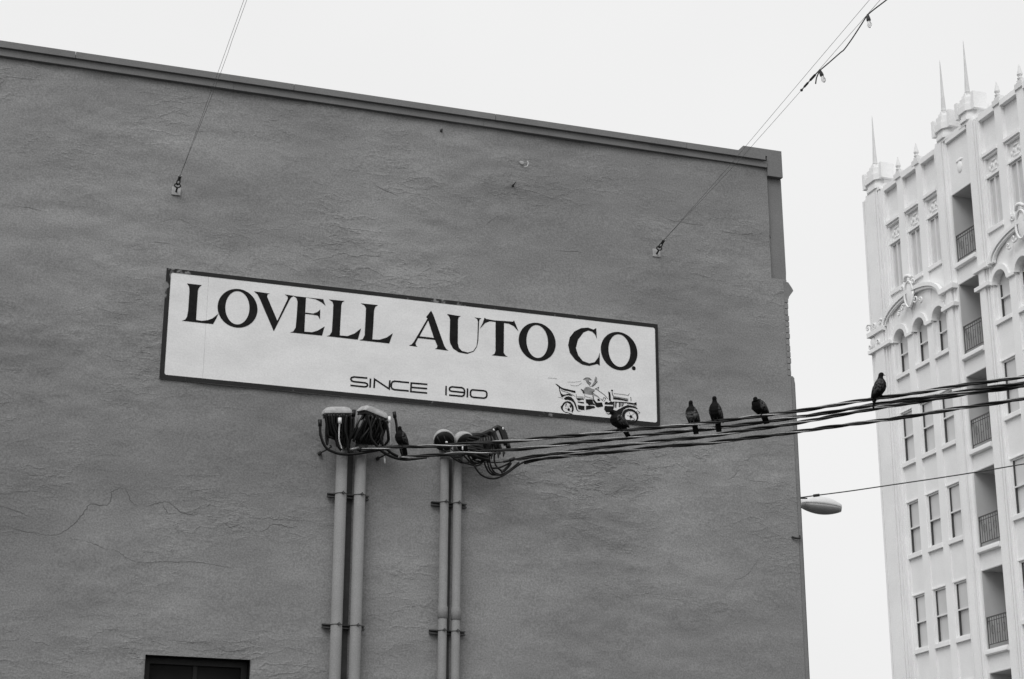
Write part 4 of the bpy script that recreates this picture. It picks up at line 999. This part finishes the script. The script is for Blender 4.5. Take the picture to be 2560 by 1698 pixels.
# slim ribs on the piers
for a, b, d in ((0.10, .20, .05), (.23, .32, .05), (.37, .45, .08), (.48, 1.0, .12), (1.03, 1.11, .07), (1.16, 1.24, .04), (1.34, 1.42, .05), (4.74, 4.80, .05), (4.84, 4.90, .07), (4.93, 5.22, .12), (5.25, 5.31, .06)):
    for aa, bb in ((a, b), (12 - b, 12 - a)):
        TB().b(aa, bb, VB, 26.0, .0005, d).build('rib', 'tower', tower)

STD = [(18.08 - 2.98 * k, 16.24 - 2.98 * k) for k in range(5)]      # top edge, underside of sill


def sash(u0, u1, v0, v1, arch=None, two=True, dm=-.065):
    """double-hung window with sashes, panes and sill; returns the window part"""
    w_ = .055
    mb = TB()
    mb.b(u0, u0 + w_, v0, v1, dm - .1, dm).b(u1 - w_, u1, v0, v1, dm - .1, dm).b(u0 + w_, u1 - w_, v0, v0 + .06, dm - .1, dm)
    if not arch:
        mb.b(u0 + w_, u1 - w_, v1 - .05, v1, dm - .1, dm)
    vm = v0 + (v1 - v0) * (.50 if not arch else .62)
    mb.b(u0 + w_, u1 - w_, vm - .022, vm + .022, dm - .09, dm + .012)
    wn_ = mb.build('window', 'tsash', tower)
    TB().b(u0 + w_, u1 - w_, v0 + .06, vm - .022, dm - .12, dm - .07).build('pane', 'blind', wn_)
    if arch:
        cu = (u0 + u1) / 2; r_ = (u1 - u0) / 2
        pts = [(u0 + w_, vm + .022), (u1 - w_, vm + .022)] + [(cu + (r_ - .03) * math.cos(R(t_)), v1 + (r_ - .03) * math.sin(R(t_))) for t_ in range(0, 181, 15)]
        mb = TB(); mb.poly(pts, dm - .12, dm - .05); mb.build('pane', 'blind', wn_)
    else:
        TB().b(u0 + w_, u1 - w_, vm + .022, v1 - .05, dm - .11, dm - .05).build('pane', 'blind', wn_)
    TB().b(u0 + w_, u0 + w_ + .030, v0 + .06, v1 - .05 if not arch else v1, dm - .068, dm - .006).build('sash_shade_strip', 'sash_shade', wn_)  # dark strip painting the shadow line along one side of the pane
    return wn_


for ci, (u0, u1) in enumerate(COLS):
    left = ci < 3
    edges = []
    for ri, (vt, vs) in enumerate(STD):
        # wall panel below the sill of this row, down to the next window head
        nxt = STD[ri + 1][0] if ri + 1 < len(STD) else VB
        TB().b(u0, u1, nxt, vs - .001, -1.6, WD).build('spandrel', 'tpanel', tower)
        wn_ = sash(u0 + .06, u1 - .06, vs + .13, vt - .04)
        TB().b(u0, u1, vs, vs + .125, -.5, .035).build('sill', 'tower', wn_)
        TB().b(u0, u1, vt - .04, vt - .0008, -.42, -.012).build('window_head', 'tower', wn_)
        for a, b in ((u0 + .0005, u0 + .06), (u1 - .06, u1 - .0005)):
            TB().b(a, b, vs + .126, vt - .041, -.42, -.02).build('jamb', 'tower', wn_)
    # arched row
    vs = 19.19; sp = 20.45; r_ = .37; cu = (u0 + u1) / 2
    TB().b(u0, u1, STD[0][0], vs - .001, -1.6, WD).build('spandrel', 'tpanel', tower)
    wn_ = sash(cu - r_, cu + r_, vs + .13, sp, arch=True, dm=-.17)
    TB().b(u0, u1, vs, vs + .125, -.5, .035).build('sill', 'tower', wn_)
    for a, b in ((u0 + .0005, cu - r_), (cu + r_, u1 - .0005)):
        TB().b(a, b, vs + .126, sp, -.42, -.12).build('jamb', 'tower', wn_)
    pts = [(u0, sp)] + [(cu - r_ * math.cos(R(t_)), sp + r_ * math.sin(R(t_))) for t_ in range(0, 181, 12)] + [(u1, sp), (u1, 22.11), (u0, 22.11)]
    mb = TB(); mb.poly(pts, -.5, -.03); mb.build('arch_wall', 'tower', tower)
    TB().b(u0, u1, 21.2, 22.11, -1.6, -.501).build('arch_back', 'tower', tower)
    ar = [(cu - (r_ + .13) * math.cos(R(t_)), sp + (r_ + .15) * math.sin(R(t_))) for t_ in range(0, 181, 12)]
    ai = [(cu - (r_ - .015) * math.cos(R(t_)), sp + (r_ - .015) * math.sin(R(t_))) for t_ in range(180, -1, -12)]
    mb = TB(); mb.poly(ar + ai, -.12, .07); mb.build('archivolt', 'tower', wn_)
    # top row: panel over a tall casement
    TB().b(u0, u1, 22.112, 22.25, -.5, .04).build('sill', 'tower', tower)
    wn_ = TB()
    d_ = -.10
    wn_.b(u0 + .08, u0 + .14, 22.25, 23.88, d_ - .1, d_).b(u1 - .14, u1 - .08, 22.25, 23.88, d_ - .1, d_).b(cu - .03, cu + .03, 22.25, 23.83, d_ - .1, d_).b(u0 + .14, u1 - .14, 23.83, 23.88, d_ - .1, d_)
    wn_ = wn_.build('window', 'tsash', tower)
    for a, b in ((u0 + .14, cu - .03), (cu + .03, u1 - .14)):
        TB().b(a, b, 22.25, 23.83, d_ - .12, d_ - .06).build('pane', 'blind', wn_)
    for a, b in ((u0 + .0005, u0 + .08), (u1 - .08, u1 - .0005)):
        TB().b(a, b, 22.251, 23.88, -.42, -.04).build('jamb', 'tower', wn_)
    TB().b(u0, u1, 23.881, 24.60, -1.6, -.12).build('spandrel', 'tpanel', tower)
    fr_ = TB()
    fr_.b(u0 + .001, u1 - .001, 23.885, 23.945, -.1195, -.03).b(u0 + .001, u1 - .001, 24.53, 24.60, -.1195, -.02).b(u0 + .001, u0 + .08, 23.946, 24.529, -.1195, -.04).b(u1 - .08, u1 - .001, 23.946, 24.529, -.1195, -.04)
    fr_.build('panel_frame', 'tower', tower)
    orn = TB()
    for k in range(5):
        c_ = tw(cu + (k - 2) * .11, 24.22 + (.05 if k % 2 else -.03), -.12)
        orn.ellipsoid(c_, .05, .06, .10 + .04 * (k == 2), 8, 6)
    orn.ellipsoid(tw(cu, 24.08, -.12), .05, .22, .05, 8, 6).ellipsoid(tw(cu, 24.40, -.12), .05, .18, .05, 8, 6)
    orn.build('relief_ornament', 'tower', tower, True)
    TB().b(u0, u1, 24.601, 24.70, -1.6, .05).build('string_course', 'tower', tower)
    TB().b(u0, u1, 24.701, 25.84, -1.6, -.13).build('parapet_panel', 'tpanel', tower)
    TB().b(u0, u1, 25.841, 26.02 + .03 * (ci % 2), -.6, .04).build('parapet_coping', 'tower', tower)

# balconies
bl0, bl1 = BAL
BT = [24.14 - 2.99 * k for k in range(8)]
for bi, vt in enumerate(BT):
    vb = vt - 2.50
    bal = empty('balcony', tw((bl0 + bl1) / 2, vb, 0), tower)
    bal.matrix_parent_inverse = tower.matrix_world.inverted()
    lo = BT[bi + 1] if bi + 1 < len(BT) else VB
    TB().b(bl0, bl1, lo, vb - .001, -1.6, -.06).build('spandrel', 'tpanel', tower)
    TB().b(bl0, bl1, vb, vb + .16, -1.6, .05).build('floor_slab', 'tower', bal)
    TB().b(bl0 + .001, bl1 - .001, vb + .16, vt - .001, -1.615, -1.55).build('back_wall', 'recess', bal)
    dr = TB()
    du0, du1 = bl0 + .28, bl1 - .16
    dr.b(du0, du0 + .06, vb + .17, vb + 2.05, -1.549, -1.50).b(du1 - .06, du1, vb + .17, vb + 2.05, -1.549, -1.50).b(du0 + .06, du1 - .06, vb + 1.97, vb + 2.05, -1.549, -1.50)
    dr.b((du0 + du1) / 2 - .03, (du0 + du1) / 2 + .03, vb + .17, vb + 1.97, -1.549, -1.50)
    door = dr.build('door', 'tsash', bal)
    TB().b(bl0 + .0008, bl0 + .03, vb + .161, vt - .031, -1.549, -.04).build('shade_lining', 'recess', bal)  # linings added to carry the recess shade in their colour
    TB().b(bl1 - .03, bl1 - .0008, vb + .161, vt - .031, -1.549, -.04).build('shade_lining', 'recess', bal)
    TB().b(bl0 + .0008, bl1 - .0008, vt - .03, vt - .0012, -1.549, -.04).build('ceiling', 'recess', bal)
    # railing
    rl = TB()
    rl.b(bl0 + .01, bl1 - .01, vb + 1.08, vb + 1.115, -.10, -.065).b(bl0 + .01, bl1 - .01, vb + .98, vb + .995, -.095, -.07).b(bl0 + .01, bl1 - .01, vb + .30, vb + .325, -.10, -.07)
    nb = 10
    for k in range(nb):
        u = bl0 + .03 + (bl1 - bl0 - .06) * k / (nb - 1)
        rl.b(u - .0085, u + .0085, vb + .32, vb + 1.08, -.088, -.076)
    for k in range(3):
        u = bl0 + .29 + k * .29
        P = [tw(u + .075 * math.cos(R(t_)), vb + .72 + .13 * math.sin(R(t_)), -.082) for t_ in range(0, 361, 30)]
        rl.tube(P, .006, 5, 1)
    for k in (bl0 + .015, bl1 - .035):
        rl.b(k, k + .02, vb + .16, vb + 1.12, -.1, -.065)
    rl.build('railing', 'iron', bal)
    TB().b(bl0 + .001, bl1 - .001, vb + .02, vb + .10, .0505, .075).build('slab_edge', 'tower', bal)
# the part of the front above the top balcony
TB().b(bl0, bl1, 24.141, 25.90, -1.6, -.05).build('spandrel', 'tpanel', tower)
TB().b(bl0, bl1, 25.901, 26.12, -.6, .05).build('parapet_coping', 'tower', tower)
mb = TB(); mb.ellipsoid(tw(6.0, 24.88, -.05), .06, .16, .24, 12, 8).ellipsoid(tw(6.0, 25.1, -.05), .05, .24, .07, 10, 6); mb.build('shield_ornament', 'tower', tower, True)
# arched hood mouldings, bands and cartouches over the arched rows
for mir in (0, 1):
    def mu(p):
        return (12 - p[0], p[1]) if mir else p
    cu, hw = 2.80, 1.86
    def arc(rw, rh, off):
        return [(cu + rw * math.cos(R(t_)), 21.10 + off + rh * math.sin(R(t_))) for t_ in range(0, 181, 7)]
    for (rw, rh, off, th, d_) in ((hw, .80, 0, .13, .15), (hw - .15, .66, 0, .07, .10)):
        o_ = arc(rw, rh, off); i_ = list(reversed(arc(rw - th, rh - th, off)))
        mb = TB(); mb.poly([mu(q_) for q_ in o_ + i_], .0008, d_); mb.build('hood_moulding', 'tower', tower)
    for (a, b, v0, v1, d_) in ((4.66, 5.42, 21.04, 21.20, .20), (4.69, 5.42, 20.46, 20.58, .19), (.08, 1.1, 21.04, 21.20, .20), (.08, 1.48, 20.46, 20.58, .19),
                               (2.301, 2.679, 20.40, 20.50, .08), (3.521, 3.869, 20.40, 20.50, .08)):
        if mir:
            a, b = 12 - b, 12 - a
        TB().b(a, b, v0, v1, .0006, d_).build('band_course', 'tower', tower)
    c_ = mu((cu + .02, 21.70))
    mb = TB()
    mb.ellipsoid(tw(c_[0], c_[1], .10), .07, .22 * TS, .40 * TS, 16, 10)
    mb.tube([tw(c_[0] + .26 * math.cos(R(t_)), c_[1] + .44 * math.sin(R(t_)), .15) for t_ in range(0, 361, 15)], .045, 7, 1)
    sg_ = -1 if mir else 1
    for (du, dv, rr, st) in ((-.40, -.34, .13, 20), (.40, -.30, .13, 200), (-.36, .30, .11, 300), (.36, .34, .12, 120), (-.66, -.46, .10, 60), (.70, -.42, .10, 240)):
        P = []
        for k in range(14):
            r_ = rr * (1 - k / 16)
            a_ = R(st + 32 * k)
            P.append(tw(c_[0] + sg_ * (du + r_ * math.cos(a_)), c_[1] + dv + r_ * math.sin(a_), .14 + .004 * k))
        mb.tube(P, .042, 6, 1, .022)
    mb.tube([tw(c_[0] - .2, c_[1] + .5, .13), tw(c_[0] - .08, c_[1] + .60, .18), tw(c_[0] + .08, c_[1] + .60, .18), tw(c_[0] + .2, c_[1] + .5, .13)], .07, 7, 4)
    mb.build('cartouche', 'tower', tower, True)
    # ornament blocks at the corner pier
    mb = TB()
    for (u, v, rr, st) in ((.12, 21.40, .13, 30), (.52, 21.36, .12, 200), (.92, 21.36, .11, 20), (.20, 20.72, .10, 120), (.70, 20.74, .10, 300)):
        P = []
        for k in range(13):
            r_ = rr * (1 - k / 16); a_ = R(st + 34 * k)
            uu, _ = mu((u + r_ * math.cos(a_), v))
            P.append(tw(uu, v + r_ * math.sin(a_), .13 + .003 * k))
        mb = TB(); mb.tube(P, .045, 6, 1, .025); mb.build('scroll', 'tower', tower, True)
    mb = TB()
    uu, _ = mu((.30, 20.82))
    mb.ellipsoid(tw(uu, 20.83, .08), .08, .17 * TS, .2 * TS, 12, 8)
    mb.build('pier_ornament', 'tower', tower, True)
# pinnacled pier tops with needle spires, small finials between
def pier_top(u, w_, lift=0.0):
    pt = TB()
    pt.b(u - w_ * .46, u + w_ * .46, 26.0205, 26.0195 + lift + .0005, -.5, .06)
    for (k, v0, v1, dk) in ((1.0, 26.02, 26.14, .12), (.95, 26.14, 26.32, .08), (1.08, 26.32, 26.54, .15), (.82, 26.54, 26.80, .10), (.56, 26.80, 26.92, .04), (.3, 26.92, 27.0, 0)):
        ww = w_ * k / 2
        d0 = -.5 - ww * .2
        pts = [(u - ww, d0), (u - ww, dk - .22), (u - ww + .24 * k, dk), (u + ww - .24 * k, dk), (u + ww, dk - .22), (u + ww, d0)]
        pt.prism(pts, lambda a, b, s: tw(a, (v0 if s == 0 else v1 - .0005) + lift, b))
    for su in (-1, 1):
        pt.b(u + su * w_ * .56 - .07, u + su * w_ * .56 + .07, 26.3 + lift, 26.86 + lift, -.45, .05)
    pt.build('pier_capital', 'tower', tower)
    sp_ = TB()
    base = Vector(tw(u, 26.95 + lift, -.12))
    sp_.lathe(base, [(.15, 0), (.15, .05), (.09, .09), (.11, .14), (.095, .2), (.058, .95), (.016, 2.2), (.004, 2.32)], 8)
    sp_.build('spire', 'spire', tower)


for u, w_ in ((.82, 1.02), (5.24, .84), (6.64, .84), (11.10, 1.02)):
    pier_top(u, w_, .10)
for u in (2.40, 3.56, 8.31, 9.52):
    fb = TB()
    fb.b(u - .19, u + .19, 25.951, 26.13, -.45, .05).b(u - .12, u + .12, 26.131, 26.24, -.36, .0)
    fb.lathe(tw(u, 26.24, -.05), [(.08, 0), (.11, .05), (.06, .10), (.11, .20), (.08, .32), (.015, .60)], 8)
    fb.build('finial', 'tsash', tower)

# ---------------------------------------------------------------- pigeons
def pigeon_mesh(name, m, hunch=0.0, turn=0.0, WK=1.24):
    """one continuous bird facing +X with its feet at the origin"""
    hz = -0.052 * hunch
    rings = [(-.088, -.092, .024, .004), (-.078, -.055, .025, .006), (-.066, -.018, .024, .012), (-.050, .022, .036, .026), (-.028, .056, .049, .041), (-.008, .086, .055, .049),
             (.006, .115, .054, .050), (.012, .140, .047, .043), (.013, .160 + hz * .4, .037 + .008 * hunch, .034 + .008 * hunch), (.014, .180 + hz * .8, .027 + .006 * hunch, .027 + .006 * hunch), (.018, .200 + hz, .0215, .0225), (.023, .216 + hz, .0215, .0235), (.026, .229 + hz, .017, .019), (.027, .238 + hz, .008, .009)]
    mb = MB()
    n = 16
    v, f = [], []
    for i, (x, z, wy, wn) in enumerate(rings):
        a = rings[max(i - 1, 0)]; b = rings[min(i + 1, len(rings) - 1)]
        T = Vector((b[0] - a[0], 0, b[1] - a[1])).normalized()
        N = Vector((T.z, 0, -T.x))
        for j in range(n):
            t_ = 2 * math.pi * j / n
            v.append(Vector((x, 0, z)) + N * (wn * math.cos(t_) * (1.1 if z < .17 + hz else 1)) + Vector((0, wy * (WK if z < .17 + hz else 1) * math.sin(t_), 0)))
    k = len(rings)
    for i in range(k - 1):
        for j in range(n):
            f.append((i * n + j, i * n + (j + 1) % n, (i + 1) * n + (j + 1) % n, (i + 1) * n + j))
    f.append(tuple(range(n - 1, -1, -1))); f.append(tuple((k - 1) * n + j for j in range(n)))
    mb.add(v, f)
    ax = Vector((.55, 0, .83)).normalized()
    for s in (-1, 1):
        rot = Vector((0, 0, 1)).rotation_difference(ax).to_matrix()
        def wf(p):
            k_ = 1.0 - .55 * max(0, -p.z / .082)
            return Vector((p.x * k_, p.y, p.z * (1.35 if p.z < 0 else 1.0)))
        mb.ellipsoid((-.030, s * .048, .072), .036, .017, .074, 14, 12, rot, wf)
        mb.tube([(-.075, s * .018, .005), (-.085, s * .010, -.035)], .008, 8, 1, .003)
        mb.tube([(.0, s * .018, .05), (.004, s * .018, .02), (.002, s * .018, .004)], .0065, 8, 1)
        for q in ((.034, .006), (.030, -.012), (.028, .02), (-.022, 0)):
            mb.tube([(.0, s * .018, .005), (q[0], s * .018 + q[1] * s, -.001)], .0042, 6, 1, .003)
    bd = Vector((math.cos(turn), math.sin(turn), -.32))
    h0 = Vector((.022, 0, .217 + hz))
    mb.tube([h0 + bd * .016, h0 + bd * .027, h0 + bd * .044], .0075, 8, 1, .0028)
    mb.ellipsoid(h0 + Vector((math.cos(turn) * .007, math.sin(turn) * .007, .004)), .021, .019, .0185)
    tmp = mb.build('tmp', m)
    md = tmp.modifiers.new('r', 'REMESH'); md.mode = 'VOXEL'; md.voxel_size = .0032; md.use_smooth_shade = True
    sm = tmp.modifiers.new('s', 'SMOOTH'); sm.factor = .5; sm.iterations = 4
    dg = bpy.context.evaluated_depsgraph_get()
    me = bpy.data.meshes.new_from_object(tmp.evaluated_get(dg))
    me.name = name
    bpy.data.objects.remove(tmp)
    return me


def cable_point(key, x):
    Q = svc_curves[key]
    return min(Q, key=lambda p_: abs(p_.x - x))


# yaw: direction the breast points, degrees from +X counter-clockwise; lean tips the bird forward
for x, yaw, lean, hunch, turn, sc, pale, WK, lab in (
        (4.516, 222, 4, .25, 60, .88, 0, 1.35, 'dark pigeon beside the left weatherheads, leftmost on the cable'),
        (6.285, 208, 28, .4, -50, 1.0, 0, 1.3, 'dark pigeon leaning in front of the car drawing on the sign'),
        (6.850, 222, 2, 0, 62, .92, 1, 1.26, 'grey-bellied pigeon, left of the three between sign and corner'),
        (7.033, 226, 0, -.12, 58, .95, 0, 1.24, 'tall upright dark pigeon, middle of the three between sign and corner'),
        (7.370, 212, 20, 1.15, 55, 1.0, 0, 1.4, 'hunched dark pigeon, nearest the corner of the grey wall'),
        (8.240, 318, -4, .12, 0, 1.0, 0, 1.42, 'dark pigeon alone on the cable in front of the pale tower')):
    me = pigeon_mesh('pigeon', 'bird_pale' if pale else 'bird', hunch, R(turn), WK)
    o = bpy.data.objects.new('pigeon', me)
    C.objects.link(o)
    c_ = cable_point('A', x)
    o.location = c_ + Vector((0, 0, .006))
    o.rotation_euler = (0, R(lean), R(yaw))
    o.scale = (sc, sc, sc)
    tag(o, lab, 'pigeon', 'pigeons perched on the cable')
